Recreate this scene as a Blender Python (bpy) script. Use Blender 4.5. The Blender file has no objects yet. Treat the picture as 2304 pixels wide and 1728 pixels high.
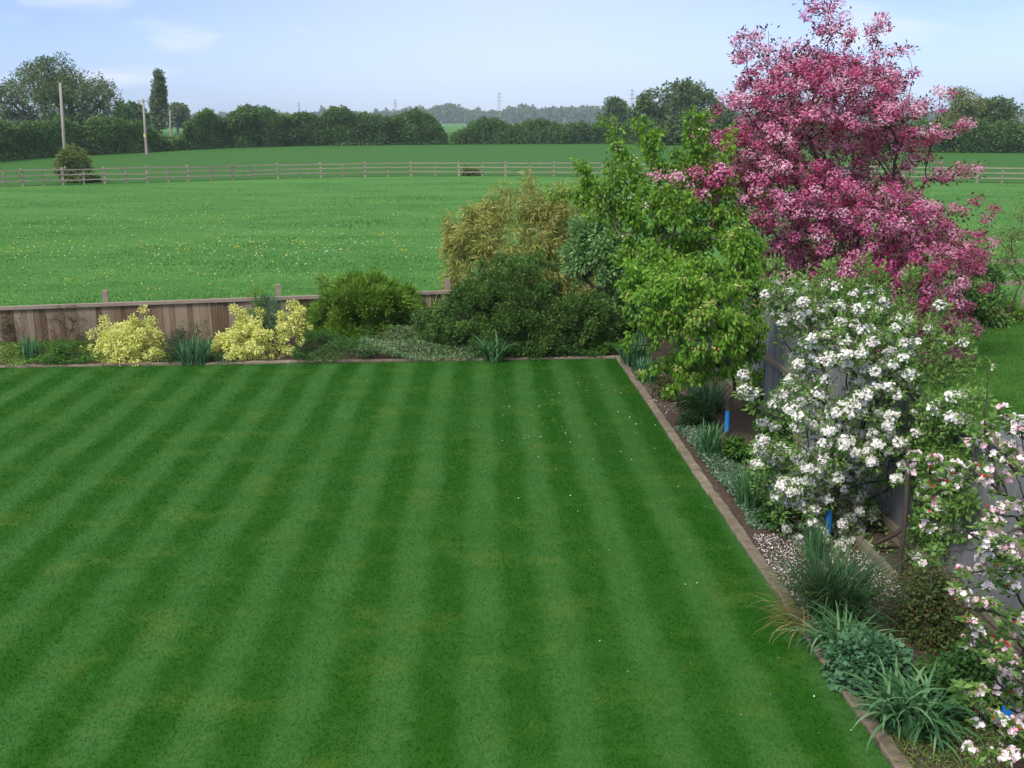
import bpy, math
import numpy as np
from mathutils import Vector

# ------------------------------------------------------------------ camera, sky, sun, exposure
C = bpy.context.scene
COL = C.collection
H = 4.7                      # eye height in the upstairs window
F = 2300.0                   # focal length in photograph pixels (2304 wide)
PITCH = math.radians(14.48)
cam_d = bpy.data.cameras.new('camera')
cam = bpy.data.objects.new('camera', cam_d)
COL.objects.link(cam)
cam.location = (0, 0, H)
cam.rotation_euler = (math.radians(90) - PITCH, 0, 0)
cam_d.sensor_width = 36.0
cam_d.lens = 36.0 * F / 2304.0
cam_d.clip_start = 0.05
cam_d.clip_end = 12000
C.camera = cam

SUN_EL, SUN_AZ = math.radians(47), math.radians(-142)     # azimuth from +Y towards +X
w = bpy.data.worlds.new('World')
C.world = w
w.use_nodes = True
nt = w.node_tree
for n in list(nt.nodes): nt.nodes.remove(n)
def N(t, ty, **kw):
    n = t.nodes.new(ty)
    for k, v in kw.items():
        if k.startswith('i_'):
            n.inputs[int(k[2:])].default_value = v
        else: setattr(n, k, v)
    return n
sky = N(nt, 'ShaderNodeTexSky', sky_type='NISHITA', sun_disc=False, sun_elevation=SUN_EL, sun_rotation=SUN_AZ,
        air_density=1.0, dust_density=1.2, ozone_density=2.0)
tc = N(nt, 'ShaderNodeTexCoord')
sep = N(nt, 'ShaderNodeSeparateXYZ'); nt.links.new(tc.outputs['Generated'], sep.inputs[0])
hz = N(nt, 'ShaderNodeMapRange'); hz.inputs['From Min'].default_value = 0.0; hz.inputs['From Max'].default_value = 0.11
nt.links.new(sep.outputs['Z'], hz.inputs['Value'])
tint = N(nt, 'ShaderNodeValToRGB')
tint.color_ramp.elements[0].color = (.80, .96, 1.72, 1)
tint.color_ramp.elements[1].color = (.68, .73, 1.15, 1)
nt.links.new(hz.outputs[0], tint.inputs[0])
mul = N(nt, 'ShaderNodeMix', data_type='RGBA', blend_type='MULTIPLY'); mul.inputs[0].default_value = 1.0
nt.links.new(sky.outputs[0], mul.inputs[6]); nt.links.new(tint.outputs[0], mul.inputs[7])
# thin cloud: broad veil and a few small puffs
mp = N(nt, 'ShaderNodeMapping'); mp.inputs['Scale'].default_value = (2.2, 2.2, 7.0); mp.inputs['Location'].default_value = (0.7, 0.2, 0.1)
nt.links.new(tc.outputs['Generated'], mp.inputs[0])
n1 = N(nt, 'ShaderNodeTexNoise'); n1.inputs['Scale'].default_value = 1.3; n1.inputs['Detail'].default_value = 5; n1.inputs['Roughness'].default_value = .55
nt.links.new(mp.outputs[0], n1.inputs['Vector'])
r1 = N(nt, 'ShaderNodeMapRange'); r1.inputs['From Min'].default_value = .40; r1.inputs['From Max'].default_value = .75; r1.inputs['To Max'].default_value = .35
nt.links.new(n1.outputs[0], r1.inputs['Value'])
# thin bank of cloud ahead, and the unseen dome above whitened as added fill light
ax = N(nt, 'ShaderNodeMath', operation='ABSOLUTE'); nt.links.new(sep.outputs['X'], ax.inputs[0])
bank = N(nt, 'ShaderNodeMapRange', interpolation_type='SMOOTHSTEP'); bank.inputs['From Min'].default_value = .46; bank.inputs['From Max'].default_value = .0; bank.inputs['To Max'].default_value = .5
nt.links.new(ax.outputs[0], bank.inputs['Value'])
dome_fill = N(nt, 'ShaderNodeMapRange', interpolation_type='SMOOTHSTEP'); dome_fill.inputs['From Min'].default_value = .14; dome_fill.inputs['From Max'].default_value = .45; dome_fill.inputs['To Max'].default_value = .8
nt.links.new(sep.outputs['Z'], dome_fill.inputs['Value'])
mp2 = N(nt, 'ShaderNodeMapping'); mp2.inputs['Scale'].default_value = (5, 5, 17); mp2.inputs['Location'].default_value = (1.3, 2.2, 0.4)
nt.links.new(tc.outputs['Generated'], mp2.inputs[0])
n2 = N(nt, 'ShaderNodeTexNoise'); n2.inputs['Scale'].default_value = 1.6; n2.inputs['Detail'].default_value = 6; n2.inputs['Roughness'].default_value = .5
nt.links.new(mp2.outputs[0], n2.inputs['Vector'])
r2 = N(nt, 'ShaderNodeMapRange'); r2.inputs['From Min'].default_value = .51; r2.inputs['From Max'].default_value = .74; r2.inputs['To Max'].default_value = .8
nt.links.new(n2.outputs[0], r2.inputs['Value'])
mv = N(nt, 'ShaderNodeMath', operation='MAXIMUM'); nt.links.new(r1.outputs[0], mv.inputs[0]); nt.links.new(bank.outputs[0], mv.inputs[1])
mx = N(nt, 'ShaderNodeMath', operation='MAXIMUM'); nt.links.new(mv.outputs[0], mx.inputs[0]); nt.links.new(r2.outputs[0], mx.inputs[1])
cl = N(nt, 'ShaderNodeMix', data_type='RGBA'); cl.inputs[7].default_value = (5.1, 5.45, 6.2, 1)
nt.links.new(mx.outputs[0], cl.inputs[0]); nt.links.new(mul.outputs[2], cl.inputs[6])
hv = N(nt, 'ShaderNodeMix', data_type='RGBA'); hv.inputs[7].default_value = (7.6, 7.5, 7.5, 1)
nt.links.new(dome_fill.outputs[0], hv.inputs[0]); nt.links.new(cl.outputs[2], hv.inputs[6])
bg = N(nt, 'ShaderNodeBackground'); bg.inputs['Strength'].default_value = 0.15
nt.links.new(hv.outputs[2], bg.inputs[0])
wo = N(nt, 'ShaderNodeOutputWorld'); nt.links.new(bg.outputs[0], wo.inputs[0])

sun_d = bpy.data.lights.new('sun', 'SUN')
sun_d.energy = 3.3; sun_d.angle = math.radians(12); sun_d.color = (1, .93, .78)
sun = bpy.data.objects.new('sun', sun_d); COL.objects.link(sun)
sd = Vector((math.sin(SUN_AZ) * math.cos(SUN_EL), math.cos(SUN_AZ) * math.cos(SUN_EL), math.sin(SUN_EL)))
sun.rotation_euler = sd.to_track_quat('Z', 'Y').to_euler()
sun.location = sd * 60

C.view_settings.view_transform = 'Standard'; C.view_settings.look = 'None'
C.view_settings.exposure = 0.25; C.view_settings.gamma = 1.0
C.render.engine = 'CYCLES'
cy = C.cycles
cy.max_bounces = 6; cy.diffuse_bounces = 3; cy.glossy_bounces = 2; cy.transmission_bounces = 3; cy.transparent_max_bounces = 8; cy.volume_bounces = 2
cy.use_denoising = True
C.render.filter_size = 1.7 if hasattr(C.render, 'filter_size') else 1.5

# ------------------------------------------------------------------ helpers
CP, SP = math.cos(PITCH), math.sin(PITCH)
def ray(px, py):
    a, b = (px - 1152) / F, (864 - py) / F
    return np.array([a, CP + b * SP, -SP + b * CP])
def G(px, py, z=0.0):
    d = ray(px, py); t = (z - H) / d[2]
    return np.array([0, 0, H]) + d * t
def at(px, py, Y):
    d = ray(px, py); return np.array([0, 0, H]) + d * (Y / d[1])
T = math.radians(3.1)
def UV(u, v, z=0.0):                 # garden axes: u across, v along the lawn
    return np.array([u * math.cos(T) - v * math.sin(T), u * math.sin(T) + v * math.cos(T), z])
def srgb(r, g, b, k=1.0):
    f = lambda c: (c / 255 / 12.92 if c / 255 <= .04045 else ((c / 255 + .055) / 1.055) ** 2.4) * k
    return (f(r), f(g), f(b), 1)

def tag(o, label=None, cat=None, group=None, kind=None):
    if label: o['label'] = label
    if cat: o['category'] = cat
    if group: o['group'] = group
    if kind: o['kind'] = kind
    return o
def empty(name, loc, label, cat, group=None):
    o = bpy.data.objects.new(name, None); COL.objects.link(o); o.location = loc; o.empty_display_size = .2
    return tag(o, label, cat, group)

def mesh(name, V, faces, mat, parent=None, attr=None, smooth=None, loc=None):
    """V: n x 3 array; faces: list of (k-gon index arrays m x k)."""
    me = bpy.data.meshes.new(name)
    V = np.asarray(V, dtype=np.float32).reshape(-1, 3)
    if not isinstance(faces, list): faces = [faces]
    faces = [np.asarray(f, dtype=np.int32) for f in faces if len(f)]
    me.vertices.add(len(V)); me.vertices.foreach_set('co', V.ravel())
    idx = np.concatenate([f.ravel() for f in faces])
    tot = np.concatenate([np.full(len(f), f.shape[1], dtype=np.int32) for f in faces])
    st = np.concatenate([[0], np.cumsum(tot)[:-1]]).astype(np.int32)
    me.loops.add(len(idx)); me.loops.foreach_set('vertex_index', idx)
    me.polygons.add(len(tot)); me.polygons.foreach_set('loop_start', st); me.polygons.foreach_set('loop_total', tot)
    if attr is not None:
        a = me.attributes.new('rnd', 'FLOAT', 'POINT'); a.data.foreach_set('value', np.asarray(attr, dtype=np.float32))
    me.update(calc_edges=True)
    if smooth is not None: me.polygons.foreach_set('use_smooth', np.full(len(tot), bool(smooth)))
    me.materials.append(mat)
    o = bpy.data.objects.new(name, me); COL.objects.link(o)
    if parent is not None: o.parent = parent
    if loc is not None: o.location = loc
    return o

class MB:
    """collects boxes, tubes and quads for one mesh object"""
    def __init__(s): s.v = []; s.q = []; s.t = []; s.a = []; s.n = 0
    def add(s, V, Q=(), Tt=(), rnd=0.5):
        V = np.asarray(V, float).reshape(-1, 3)
        if len(Q): s.q.append(np.asarray(Q, int) + s.n)
        if len(Tt): s.t.append(np.asarray(Tt, int) + s.n)
        s.v.append(V); s.a.append(np.full(len(V), rnd)); s.n += len(V)
    def box(s, c, ex, ey, ez, rnd=.5):
        """c centre; ex,ey,ez half-extent vectors"""
        c, ex, ey, ez = map(lambda q: np.asarray(q, float), (c, ex, ey, ez))
        V = [c + a * ex + b * ey + d * ez for d in (-1, 1) for (a, b) in ((-1, -1), (1, -1), (1, 1), (-1, 1))]
        s.add(V, [(3, 2, 1, 0), (4, 5, 6, 7), (0, 1, 5, 4), (1, 2, 6, 5), (2, 3, 7, 6), (3, 0, 4, 7)], rnd=rnd)
    def tube(s, pts, rad, k=6, cap=True, rnd=.5):
        pts = np.asarray(pts, float); rad = np.broadcast_to(rad, (len(pts),))
        tg = np.gradient(pts, axis=0) if len(pts) > 1 else None
        V = []; up = np.array([0.31, .17, .93])
        for p, t, r in zip(pts, tg, rad):
            t = t / (np.linalg.norm(t) + 1e-9)
            a = np.cross(t, up)
            if np.linalg.norm(a) < .1: a = np.cross(t, [1, 0, 0])
            a /= np.linalg.norm(a); b = np.cross(t, a)
            for i in range(k):
                an = 2 * math.pi * i / k
                V.append(p + r * (math.cos(an) * a + math.sin(an) * b))
        Q = [(i * k + j, i * k + (j + 1) % k, (i + 1) * k + (j + 1) % k, (i + 1) * k + j) for i in range(len(pts) - 1) for j in range(k)]
        n = len(V)
        Tt = []
        if cap:
            V.append(pts[-1]); e = (len(pts) - 1) * k
            Tt = [(e + j, e + (j + 1) % k, n) for j in range(k)]
        s.add(V, Q, Tt, rnd)
    def build(s, name, mat, parent=None, smooth=False, off=None):
        V = np.concatenate(s.v)
        if off is not None: V = V - np.asarray(off)
        fs = []
        if s.q: fs.append(np.concatenate(s.q))
        if s.t: fs.append(np.concatenate(s.t))
        return mesh(name, V, fs, mat, parent, np.concatenate(s.a), smooth)

# ------------------------------------------------------------------ materials
def newmat(name):
    m = bpy.data.materials.new(name); m.use_nodes = True
    t = m.node_tree
    for n in list(t.nodes): t.nodes.remove(n)
    out = N(t, 'ShaderNodeOutputMaterial')
    return m, t, out
def ramp(t, cols, pos=None):
    r = N(t, 'ShaderNodeValToRGB')
    k = len(cols); pos = pos or [i / max(1, k - 1) for i in range(k)]
    e = r.color_ramp.elements
    e[0].position = pos[0]; e[0].color = cols[0]
    e[1].position = pos[-1]; e[1].color = cols[-1]
    for p, c in list(zip(pos, cols))[1:-1]:
        x = e.new(p); x.color = c
    return r
def leaf_mat(name, cols, pos=None, transl=.35, rough=.55, spec=.25, clump=.25, clump_scale=2.5, tcol=1.15):
    m, t, out = newmat(name)
    at_ = N(t, 'ShaderNodeAttribute', attribute_name='rnd')
    co = N(t, 'ShaderNodeTexCoord')
    nz = N(t, 'ShaderNodeTexNoise'); nz.inputs['Scale'].default_value = clump_scale; nz.inputs['Detail'].default_value = 2
    t.links.new(co.outputs['Object'], nz.inputs['Vector'])
    ma = N(t, 'ShaderNodeMath', operation='MULTIPLY_ADD'); ma.inputs[1].default_value = clump * 2; 
    sub = N(t, 'ShaderNodeMath', operation='SUBTRACT'); sub.inputs[1].default_value = clump
    t.links.new(nz.outputs[0], ma.inputs[0]); t.links.new(at_.outputs['Fac'], ma.inputs[2]); t.links.new(ma.outputs[0], sub.inputs[0])
    r = ramp(t, cols, pos); t.links.new(sub.outputs[0], r.inputs[0])
    b = N(t, 'ShaderNodeBsdfPrincipled'); b.inputs['Roughness'].default_value = rough; b.inputs['Specular IOR Level'].default_value = spec
    t.links.new(r.outputs[0], b.inputs['Base Color'])
    tr = N(t, 'ShaderNodeBsdfTranslucent')
    g = N(t, 'ShaderNodeMix', data_type='RGBA', blend_type='MULTIPLY'); g.inputs[0].default_value = 1; g.inputs[7].default_value = (tcol, tcol, tcol * .8, 1)
    t.links.new(r.outputs[0], g.inputs[6]); t.links.new(g.outputs[2], tr.inputs[0])
    mix = N(t, 'ShaderNodeMixShader'); mix.inputs[0].default_value = transl
    t.links.new(b.outputs[0], mix.inputs[1]); t.links.new(tr.outputs[0], mix.inputs[2]); t.links.new(mix.outputs[0], out.inputs[0])
    return m
def rough_mat(name, cols, scale=(6, 6, 6), rough=.85, bump=.3, detail=6, attr=0.0, pos=None, spec=.2):
    m, t, out = newmat(name)
    co = N(t, 'ShaderNodeTexCoord'); mp = N(t, 'ShaderNodeMapping'); mp.inputs['Scale'].default_value = scale
    t.links.new(co.outputs['Object'], mp.inputs[0])
    nz = N(t, 'ShaderNodeTexNoise'); nz.inputs['Scale'].default_value = 1; nz.inputs['Detail'].default_value = detail; nz.inputs['Roughness'].default_value = .65
    t.links.new(mp.outputs[0], nz.inputs['Vector'])
    at_ = N(t, 'ShaderNodeAttribute', attribute_name='rnd')
    ma = N(t, 'ShaderNodeMath', operation='MULTIPLY_ADD'); ma.inputs[1].default_value = attr
    t.links.new(at_.outputs['Fac'], ma.inputs[0])
    sh = N(t, 'ShaderNodeMath', operation='MULTIPLY_ADD'); sh.inputs[1].default_value = 1.6; sh.inputs[2].default_value = -.3 - attr * .5
    t.links.new(nz.outputs[0], sh.inputs[0]); t.links.new(sh.outputs[0], ma.inputs[2])
    r = ramp(t, cols, pos); t.links.new(ma.outputs[0], r.inputs[0])
    b = N(t, 'ShaderNodeBsdfPrincipled'); b.inputs['Roughness'].default_value = rough; b.inputs['Specular IOR Level'].default_value = spec
    t.links.new(r.outputs[0], b.inputs['Base Color'])
    bp = N(t, 'ShaderNodeBump'); bp.inputs['Strength'].default_value = bump; bp.inputs['Distance'].default_value = .02
    t.links.new(nz.outputs[0], bp.inputs['Height']); t.links.new(bp.outputs[0], b.inputs['Normal'])
    t.links.new(b.outputs[0], out.inputs[0])
    return m
def c(r, g, b): return (r, g, b, 1)

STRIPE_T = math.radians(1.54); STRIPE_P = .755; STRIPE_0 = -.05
def grass_mat(name, dark, light, yellow, stripes, grain=90, attr_var=.25, transl=0.0, patch=1.0):
    """grass colours by world position (objects sit at the origin): mowing-stripe light painted as colour, patches and grain"""
    m, t, out = newmat(name); L = t.links.new
    co = N(t, 'ShaderNodeTexCoord')
    def noise(scale, detail=3, rough=.6, dist=0):
        mp = N(t, 'ShaderNodeMapping'); mp.inputs['Scale'].default_value = scale if isinstance(scale, tuple) else (scale,) * 3
        L(co.outputs['Object'], mp.inputs[0])
        n = N(t, 'ShaderNodeTexNoise'); n.inputs['Scale'].default_value = 1; n.inputs['Detail'].default_value = detail; n.inputs['Roughness'].default_value = rough; n.inputs['Distortion'].default_value = dist
        L(mp.outputs[0], n.inputs['Vector']); return n.outputs[0]
    def math_(op, a, b=None, cc=None):
        n = N(t, 'ShaderNodeMath', operation=op)
        for i, x in enumerate((a, b, cc)):
            if x is None: continue
            if isinstance(x, (int, float)): n.inputs[i].default_value = x
            else: L(x, n.inputs[i])
        return n.outputs[0]
    if stripes:  # light and shade of leaning blades, painted as pale and dark bands
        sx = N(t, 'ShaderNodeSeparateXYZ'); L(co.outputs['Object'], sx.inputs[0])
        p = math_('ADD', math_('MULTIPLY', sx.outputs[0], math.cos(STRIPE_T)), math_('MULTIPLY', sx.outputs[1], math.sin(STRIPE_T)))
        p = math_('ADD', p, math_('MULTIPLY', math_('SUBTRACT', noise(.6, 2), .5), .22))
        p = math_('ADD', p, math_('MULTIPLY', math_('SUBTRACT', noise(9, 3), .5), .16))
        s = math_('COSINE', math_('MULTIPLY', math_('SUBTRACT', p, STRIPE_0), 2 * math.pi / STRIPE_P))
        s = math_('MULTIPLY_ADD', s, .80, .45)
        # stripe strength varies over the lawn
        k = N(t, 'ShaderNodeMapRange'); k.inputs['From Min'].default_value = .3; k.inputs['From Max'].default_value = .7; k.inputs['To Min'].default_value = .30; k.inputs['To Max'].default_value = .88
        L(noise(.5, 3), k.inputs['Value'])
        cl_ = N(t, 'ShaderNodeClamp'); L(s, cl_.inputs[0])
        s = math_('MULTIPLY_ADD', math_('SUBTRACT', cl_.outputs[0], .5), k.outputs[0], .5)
    else:
        s = math_('MULTIPLY_ADD', math_('SUBTRACT', noise((.12, .3, 1), 4, .6, .6), .5), 1.9 * patch, .5)
    at_ = N(t, 'ShaderNodeAttribute', attribute_name='rnd')
    f = math_('ADD', s, math_('MULTIPLY', math_('SUBTRACT', noise(2.3, 5, .7), .5), .95 * patch))
    f = math_('ADD', f, math_('MULTIPLY', math_('SUBTRACT', noise(grain, 2, .7), .5), .36))
    f = math_('ADD', f, math_('MULTIPLY', math_('SUBTRACT', noise(grain * .28, 2, .7), .5), .42))
    f = math_('ADD', f, math_('MULTIPLY', math_('SUBTRACT', at_.outputs['Fac'], .5), attr_var))
    r = ramp(t, [dark, light]); r.color_ramp.interpolation = 'LINEAR'; L(f, r.inputs[0])
    # yellower, thinner patches
    ym = N(t, 'ShaderNodeMapRange'); ym.inputs['From Min'].default_value = .53; ym.inputs['From Max'].default_value = .78; ym.inputs['To Max'].default_value = .5
    L(noise((1.1, 1.5, 1), 5, .65), ym.inputs['Value'])
    mixy = N(t, 'ShaderNodeMix', data_type='RGBA'); L(ym.outputs[0], mixy.inputs[0]); L(r.outputs[0], mixy.inputs[6]); mixy.inputs[7].default_value = yellow
    b = N(t, 'ShaderNodeBsdfPrincipled'); b.inputs['Roughness'].default_value = .8; b.inputs['Specular IOR Level'].default_value = .03
    L(mixy.outputs[2], b.inputs['Base Color'])
    sh = b.outputs[0]
    if transl:
        tr = N(t, 'ShaderNodeBsdfTranslucent'); L(mixy.outputs[2], tr.inputs[0])
        ms = N(t, 'ShaderNodeMixShader'); ms.inputs[0].default_value = transl; L(sh, ms.inputs[1]); L(tr.outputs[0], ms.inputs[2]); sh = ms.outputs[0]
    else:
        bp = N(t, 'ShaderNodeBump'); bp.inputs['Strength'].default_value = .5; bp.inputs['Distance'].default_value = .02
        L(noise(grain * .6, 3, .7), bp.inputs['Height']); L(bp.outputs[0], b.inputs['Normal'])
    L(sh, out.inputs[0])
    return m

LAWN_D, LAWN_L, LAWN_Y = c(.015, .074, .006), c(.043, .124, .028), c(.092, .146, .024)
M = {}
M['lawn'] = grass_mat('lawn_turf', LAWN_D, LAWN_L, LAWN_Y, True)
bright = lambda q: tuple(x * 1.35 for x in q[:3]) + (1,)
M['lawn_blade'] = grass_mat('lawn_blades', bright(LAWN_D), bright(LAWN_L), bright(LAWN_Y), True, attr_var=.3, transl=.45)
M['lawn2'] = grass_mat('next_lawn', c(.026, .085, .010), c(.055, .135, .022), c(.08, .15, .02), False, patch=1.5)
M['lawn2_blade'] = grass_mat('next_blades', c(.026, .085, .010), c(.055, .135, .022), c(.08, .15, .02), False, attr_var=.7, transl=.25, patch=1.5)
M['meadow'] = grass_mat('meadow_grass', c(.038, .126, .025), c(.079, .195, .047), c(.125, .20, .045), False, grain=14)
M['meadow_blade'] = grass_mat('meadow_blades', c(.038, .126, .025), c(.079, .195, .047), c(.125, .20, .045), False, grain=14, attr_var=.6, transl=.25)
M['field'] = grass_mat('far_crop', c(.026, .090, .017), c(.048, .126, .026), c(.058, .125, .025), False, grain=6, patch=.6)
M['soil'] = rough_mat('bed_soil', [c(.022, .016, .012), c(.065, .047, .036), c(.14, .11, .09)], (18, 18, 18), bump=1.0)
M['soil2'] = rough_mat('orange_soil', [c(.12, .06, .035), c(.26, .15, .09)], (9, 9, 9), bump=.6)
M['kerb'] = rough_mat('worn_concrete', [c(.085, .068, .048), c(.165, .14, .105), c(.27, .235, .19)], (9, 9, 20), bump=.5, attr=.35)
M['brown_board'] = rough_mat('brown_boards', [c(.075, .045, .03), c(.16, .11, .075), c(.25, .20, .155)], (60, 60, 1.5), bump=.05, attr=1.1, detail=3)
M['cap'] = rough_mat('weathered_cap', [c(.17, .13, .11), c(.31, .26, .22)], (1.2, 14, 14), bump=.3)
M['grey_board'] = rough_mat('grey_boards', [c(.105, .11, .115), c(.15, .16, .17), c(.20, .21, .22)], (60, 60, 1.2), bump=.05, attr=.3, detail=3)
M['grey_rail'] = rough_mat('grey_rails', [c(.12, .105, .08), c(.23, .205, .165)], (10, 1.5, 10), bump=.3, attr=.2)
M['rail'] = rough_mat('paddock_rails', [c(.16, .14, .11), c(.33, .295, .245)], (2, 2, 2), bump=.2, attr=.3)
M['pole'] = rough_mat('pole_wood', [c(.20, .18, .17), c(.36, .33, .31)], (4, 4, .5), bump=.2)
M['bark'] = rough_mat('dark_bark', [c(.025, .02, .018), c(.085, .07, .06)], (20, 20, 5), bump=.6)
M['bark_grey'] = rough_mat('grey_bark', [c(.06, .055, .05), c(.16, .145, .13)], (20, 20, 5), bump=.6)
M['blue'] = rough_mat('blue_plastic', [c(.008, .15, .50), c(.02, .24, .68)], (3, 3, 9), rough=.4, bump=.05, spec=.5)
M['metal'] = rough_mat('grey_steel', [c(.16, .17, .19), c(.26, .27, .29)], (.1, .1, .1), bump=0)
M['yellow_sign'] = rough_mat('yellow_sign', [c(.6, .5, .05), c(.75, .62, .08)], (3, 3, 3), bump=0)
M['box_grey'] = rough_mat('grey_plastic', [c(.22, .25, .31), c(.33, .36, .43)], (4, 4, 4), bump=.05)
M['box_lid'] = rough_mat('pale_lid', [c(.55, .58, .64), c(.72, .74, .8)], (4, 4, 4), bump=.05)

# ------------------------------------------------------------------ vegetation tools
def unit(a): return a / (np.linalg.norm(a, axis=-1, keepdims=True) + 1e-9)
def rvec(rng, n): return unit(rng.normal(size=(n, 3)))
def sine_noise(P, rng, freq, k=7):
    s = np.zeros(len(P))
    for _ in range(k):
        d = rvec(rng, 1)[0] * freq * rng.uniform(.6, 1.6)
        s += np.sin(P @ d + rng.uniform(0, 6.28))
    return s / math.sqrt(k)
def leaf_quads(P, D, Nm, L, W, fold=.18, curl=.12, wpos=.45):
    D = unit(D); S = unit(np.cross(D, Nm)); Nn = np.cross(S, D)
    L = np.broadcast_to(L, (len(P),))[:, None]; W = np.broadcast_to(W, (len(P),))[:, None]
    v = np.empty((len(P), 4, 3))
    v[:, 0] = P
    v[:, 1] = P + wpos * L * D + S * W / 2 + Nn * fold * W
    v[:, 2] = P + L * D - Nn * curl * L
    v[:, 3] = P + wpos * L * D - S * W / 2 + Nn * fold * W
    return v
def quads_obj(name, v, rnd, mat, parent=None, off=None):
    n = len(v); V = v.reshape(-1, 3)
    if off is not None: V = V - np.asarray(off)
    return mesh(name, V, np.arange(n * 4).reshape(n, 4), mat, parent, np.repeat(rnd, 4))
def flowers(P, Nm, size, rng, petals=5, tilt=.35, wid=.62):
    Nm = unit(Nm); a = unit(np.cross(Nm, rvec(rng, len(P)))); b = np.cross(Nm, a)
    size = np.broadcast_to(size, (len(P),)); out = []
    ph = rng.uniform(0, 6.28, len(P))
    for k in range(petals):
        an = ph + 2 * math.pi * k / petals + rng.normal(0, .12, len(P))
        D = np.cos(an)[:, None] * a + np.sin(an)[:, None] * b + Nm * (tilt + rng.normal(0, .15, len(P)))[:, None]
        out.append(leaf_quads(P, D, Nm, size * .5, size * .5 * wid * 1.35, fold=.12, curl=-.05, wpos=.62))
    return np.stack(out, 1).reshape(-1, 4, 3)

def rows_world(rows, Y):
    R = []
    for py, xl, xr in rows:
        a, b = at(xl, py, Y), at(xr, py, Y)
        R.append((a[2], a[0], b[0]))
    R.sort(); return np.array(R)
def profile_points(R, Y, n, dfac, rng, shell=.55, drop=.25, freq=2.5, dmax=None):
    """points through a body whose outline across the view is R: (z, x left, x right) and whose depth follows its width"""
    z = R[:, 0]; wd = R[:, 2] - R[:, 1]
    zz = np.linspace(z[0], z[-1], 200); ww = np.interp(zz, z, wd) + .02
    cdf = np.cumsum(ww ** 1.5); cdf /= cdf[-1]
    m = int(n / (1 - drop) * 1.1) + 10
    h = np.interp(rng.uniform(0, 1, m), cdf, zz)
    xl, xr = np.interp(h, z, R[:, 1]), np.interp(h, z, R[:, 2])
    th = rng.uniform(0, 2 * math.pi, m); r = rng.uniform(0, 1, m) ** shell
    hd = (xr - xl) / 2 * dfac
    if dmax: hd = np.minimum(hd, dmax)
    P = np.stack([(xl + xr) / 2 + r * np.cos(th) * (xr - xl) / 2, Y + r * np.sin(th) * hd, h], 1)
    s = sine_noise(P, rng, freq) + rng.normal(0, .25, m)
    keep = np.sort(np.argsort(-s)[:n])
    return P[keep]
def spray_points(sprays, Y, step, rng, jit):
    out = []
    for s in sprays:
        p = [at(q[0], q[1], Y + (q[2] if len(q) > 2 else 0)) for q in s]
        for a, b in zip(p[:-1], p[1:]):
            k = max(2, int(np.linalg.norm(b - a) / step))
            for i in range(k): out.append(a + (b - a) * (i + 1) / k + rng.normal(0, jit, 3))
    return np.array(out).reshape(-1, 3)
def skeleton(nodes, trunk, r_tip, r_max, mb, k=5, bias=.45, expo=.5, rng=None):
    """greedy branching: each node joins the connected point with the least (distance + bias * path to the root)"""
    P = [np.asarray(q, float) for q in trunk]; par = [-1] + list(range(len(trunk) - 1)); pl = [0.0]
    for i in range(1, len(P)): pl.append(pl[-1] + np.linalg.norm(P[i] - P[i - 1]))
    order = np.argsort(np.linalg.norm(nodes - P[-1], axis=1))
    A = np.zeros((len(P) + len(nodes), 3)); A[:len(P)] = P; Lp = np.zeros(len(A)); Lp[:len(P)] = pl
    n = len(P); start = max(0, len(trunk) - 3)
    for i in order:
        d = np.linalg.norm(A[start:n] - nodes[i], axis=1)
        j = start + int(np.argmin(d + bias * Lp[start:n]))
        A[n] = nodes[i]; par.append(j); Lp[n] = Lp[j] + np.linalg.norm(nodes[i] - A[j]); n += 1
    cnt = np.ones(n)
    for i in range(n - 1, 0, -1): cnt[par[i]] += cnt[i]
    rad = np.clip(r_tip * cnt ** expo, r_tip, r_max)
    for i in range(len(trunk)): rad[i] = max(rad[i], r_max * (1 - .25 * i / max(1, len(trunk) - 1)))
    mb.tube(A[:len(trunk)], rad[:len(trunk)], k + 3)
    for i in range(len(trunk), n):
        a, b = A[par[i]], A[i]; L = np.linalg.norm(b - a)
        mid = (a + b) / 2 + (rng.normal(0, .06, 3) * L if rng is not None else 0)
        ra = min(rad[par[i]], rad[i] * 1.25)
        mb.tube([a, mid, b], [ra, (ra + rad[i]) / 2, rad[i]], k)
    return A[:n], np.array(par[:n])

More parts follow.
